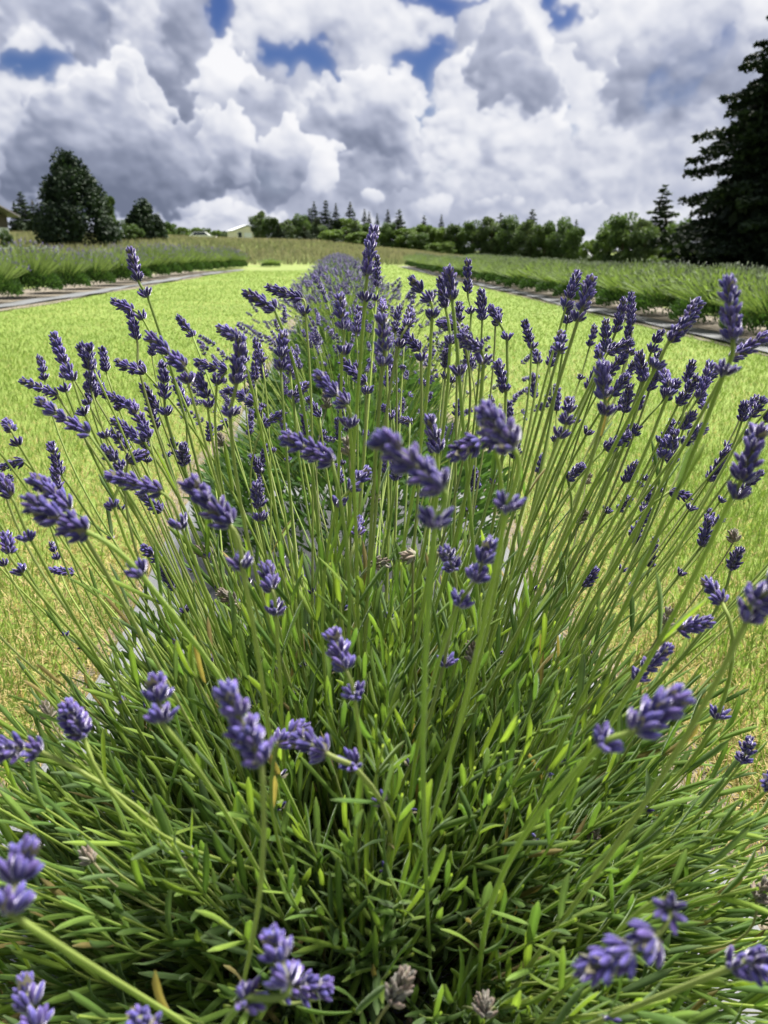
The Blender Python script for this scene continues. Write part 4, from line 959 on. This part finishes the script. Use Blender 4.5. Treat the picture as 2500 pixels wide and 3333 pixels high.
# ------------------------------------------------------------------ the other bushes
def bush_geo(seed, n_stem, n_leaf, bloom, hmax=.66, rad=.36, lod=2, thick=1.0, stem_c=(.13, .20, .05), fol_k=1.0):
    """foliage, stems and flowers of one bush as three meshes"""
    rb = np.random.default_rng(seed)
    fo, stg, fl = Geo(), Geo(), Geo()
    n = n_leaf; a = rb.uniform(0, 6.283, n); rho = rad * .95 * np.sqrt(rb.random(n)); h = (.34 * (1 - (rho / (rad * 1.25)) ** 2) + .03) * rb.uniform(.45, 1.05, n)
    P = np.stack([np.cos(a) * rho, np.sin(a) * rho, h], 1); d = nrm(np.stack([np.cos(a) * (rho / rad), np.sin(a) * (rho / rad), np.full(n, .8)], 1) + rb.normal(0, .4, (n, 3)))
    L = rb.uniform(.03, .055, n)[:, None]; sd = nrm(np.cross(d, rb.normal(size=(n, 3)))) * .0035 * thick
    V = np.stack([P - sd, P + sd, P + d * L * .6 + sd, P + d * L, P + d * L * .6 - sd], 1).reshape(-1, 3); i = np.arange(n)[:, None] * 5
    c = np.array([.045, .095, .028]) + rb.random((n, 1)) * np.array([.03, .05, .012]); c = c * fol_k; fo.add(V, [i + np.array([[0, 1, 2, 4]]), i + np.array([[4, 2, 3]])], np.repeat(c, 5, 0))
    n = n_stem; a = rb.uniform(0, 6.283, n); tl = rb.random(n) ** .6; rt = rad * (1.28 * tl)
    T = np.stack([np.cos(a) * rt, np.sin(a) * rt, hmax * (1 - .30 * tl ** 2) * rb.uniform(.82, 1.06, n)], 1); B0 = np.stack([np.cos(a) * rt * .3, np.sin(a) * rt * .3, np.full(n, .15)], 1)
    Mi = (T + B0) / 2 + np.stack([np.cos(a) * rt * .05, np.sin(a) * rt * .05, np.full(n, .03)], 1)
    sd = nrm(np.cross(T - B0, rb.normal(size=(n, 3)))) * .0013 * thick
    V = np.stack([B0 - sd, B0 + sd, Mi + sd, Mi - sd, T + sd, T - sd], 1).reshape(-1, 3); i = np.arange(n)[:, None] * 6
    c = np.array(stem_c) * rb.uniform(.8, 1.2, (n, 1)); stg.add(V, np.concatenate([i + np.array([[0, 1, 2, 3]]), i + np.array([[3, 2, 4, 5]])]), np.repeat(c, 6, 0))
    dirs = nrm(T - Mi)
    for q in range(n):
        if rb.random() > abs(bloom): continue
        L = rb.uniform(.025, .042); x_, y_, t_ = frame(nrm(dirs[q] + rb.normal(0, .25, 3))); w = .0052 * (1 if lod > 1 else 1)
        zs = np.array([0, .22, .3, .55, .62, .9, 1.05]) * L; rs = np.array([.4, 1.1, .75, 1.1, .75, .9, .15]) * w
        aa = np.arange(4) * math.pi / 2 + rb.uniform(0, 1)
        V = (T[q] + zs[:, None, None] * t_ + rs[:, None, None] * (np.cos(aa)[None, :, None] * x_ + np.sin(aa)[None, :, None] * y_)).reshape(-1, 3)
        ii = np.arange(6)[:, None] * 4; jj = np.arange(4)[None]; j2 = (jj + 1) % 4; F = np.stack([ii + jj, ii + j2, ii + 4 + j2, ii + 4 + jj], -1).reshape(-1, 4)
        col = (np.array([.12, .10, .215]) if bloom > 0 else np.array([.13, .17, .075])) * rb.uniform(.7, 1.3)
        fl.add(V, F, col)
    if not fl.v: return [('foliage', fo.mesh('foliage', M['bushfar']))]
    return [('foliage', fo.mesh('foliage', M['bushfar'])), ('flower_stems', stg.mesh('flower_stems', M['bushfar'])), ('flower_spikes', fl.mesh('flower_spikes', M['flowerfar']))]
def place_bush(kit, x, y, label, group, s=1.0, z=0, sz=1.0):
    r = empty('lavender_bush', (x, y, float(gh(x, y)) + z), random.uniform(0, 6.28)); r.scale = (s, s, s * sz)
    for nm, me in kit: o = obj(nm, me, r); o['kind'] = 'stuff'
    set_props(r, label, 'lavender bush', group)
    return r
# second and third bush of the middle row: every flower stem still a part
def near_bush(seed, x, y, n_stem, label):
    rb = np.random.default_rng(seed); kit = bush_geo(seed, 10, 5600, 0, lod=1, rad=.40)
    r = empty('lavender_bush', (x, y, 0)); set_props(r, label, 'lavender bush', 'lavender bushes of the middle row')
    o = obj('foliage', kit[0][1], r); o['kind'] = 'stuff'
    for q in range(n_stem):
        a = rb.uniform(0, 6.283); tl = rb.random() ** .55; rt = .46 * tl
        T = np.array([math.cos(a) * rt, math.sin(a) * rt, .615 * (1 - .34 * tl ** 2) * rb.uniform(.82, 1.05)]); B0 = np.array([math.cos(a) * rt * .3, math.sin(a) * rt * .3, .12])
        A = nrm(nrm(T - B0) + rb.normal(0, .30, 3) + np.array([math.cos(a), math.sin(a), 0]) * rb.uniform(0, .5)); H = np.linalg.norm(T - B0)
        P = bez(B0, B0 + np.array([math.cos(a) * .05, math.sin(a) * .05, H * .35]), T - A * H * .25, T, 9)
        V, F = tube(P - B0, np.linspace(.0013, .0009, 9), 4); st = obj('flower_stem', mesh_np('flower_stem', V, F, SC[rb.integers(0, 4)], M['stem']), r, B0)
        quat = Vector(A).to_track_quat('Z', 'Y'); obj('flower_spike', SPM[rb.integers(0, 5)], st, T - B0, quat)
        if rb.random() < .5: obj('flower_whorl', WHMM[rb.integers(0, 2)], st, P[7] - B0, Vector(P[8] - P[7]).to_track_quat('Z', 'Y'))
near_bush(901, row_x(1.76), 1.76, 140, 'blooming lavender bush with dark base, second in the middle row')
near_bush(902, row_x(2.95), 2.95, 135, 'blooming lavender bush, third in the middle row')
near_bush(903, row_x(4.15), 4.15, 125, 'blooming lavender bush, fourth in the middle row')
KM = [bush_geo(920 + i, 300, 1500, .7, .57, .40, thick=1.8) for i in range(3)]
KL = [bush_geo(930 + i, 560, 4200, .28, .60, .44, thick=2.2, fol_k=.72, stem_c=(.135, .185, .075)) for i in range(3)]
KR = [bush_geo(940 + i, 700, 3200, -.5, .52, .46, thick=2.0, fol_k=.8, stem_c=(.145, .205, .07)) for i in range(3)]
y = 5.4; i = 0
while y < 30:
    place_bush(KM[i % 3], row_x(y), y, 'thickly blooming purple lavender bush far along the middle row', 'far lavender bushes of the middle row', random.uniform(.94, 1.06)); y += 1.12; i += 1
y = 6.8; i = 0
while y < 34:
    place_bush(KL[i % 3], left_x(y) + .46 + random.uniform(-.06, .06), y, 'rounded lavender bush with faint purple tops in the row before the cypress', 'bushes in the row before the cypress', random.uniform(1.05, 1.22), 0, 1.16); y += 1.4; i += 1
place_bush(KR[0], left_x(36) + 1.6, 35.6, 'low dark clipped lavender bush closing the row end by the meadow', None, 1.0, 0, .75)
y = 3.2; i = 0
while y < 34:
    place_bush(KR[i % 3], right_x(y) - .10 + random.uniform(-.04, .04), y, 'dense green lavender bush without open flowers in the row before the spruce', 'green bushes in the row before the spruce', random.uniform(.98, 1.12)); y += 1.0; i += 1
y = 7.0; i = 1
while y < 36:
    place_bush(KR[i % 3], right_x(y) + 2.6, y, 'dense green lavender bush in the second row, hidden up to its tops', 'green bushes in the hindmost row before the spruce', random.uniform(.92, 1.05)); y += 1.15; i += 1
y = 11.0; i = 1
while y < 34:
    place_bush(KL[i % 3], left_x(y) - 2.9, y, 'faint purple lavender bush in the hindmost row near the white fence', 'bushes in the hindmost row near the fence', random.uniform(.95, 1.15)); y += 1.5; i += 1
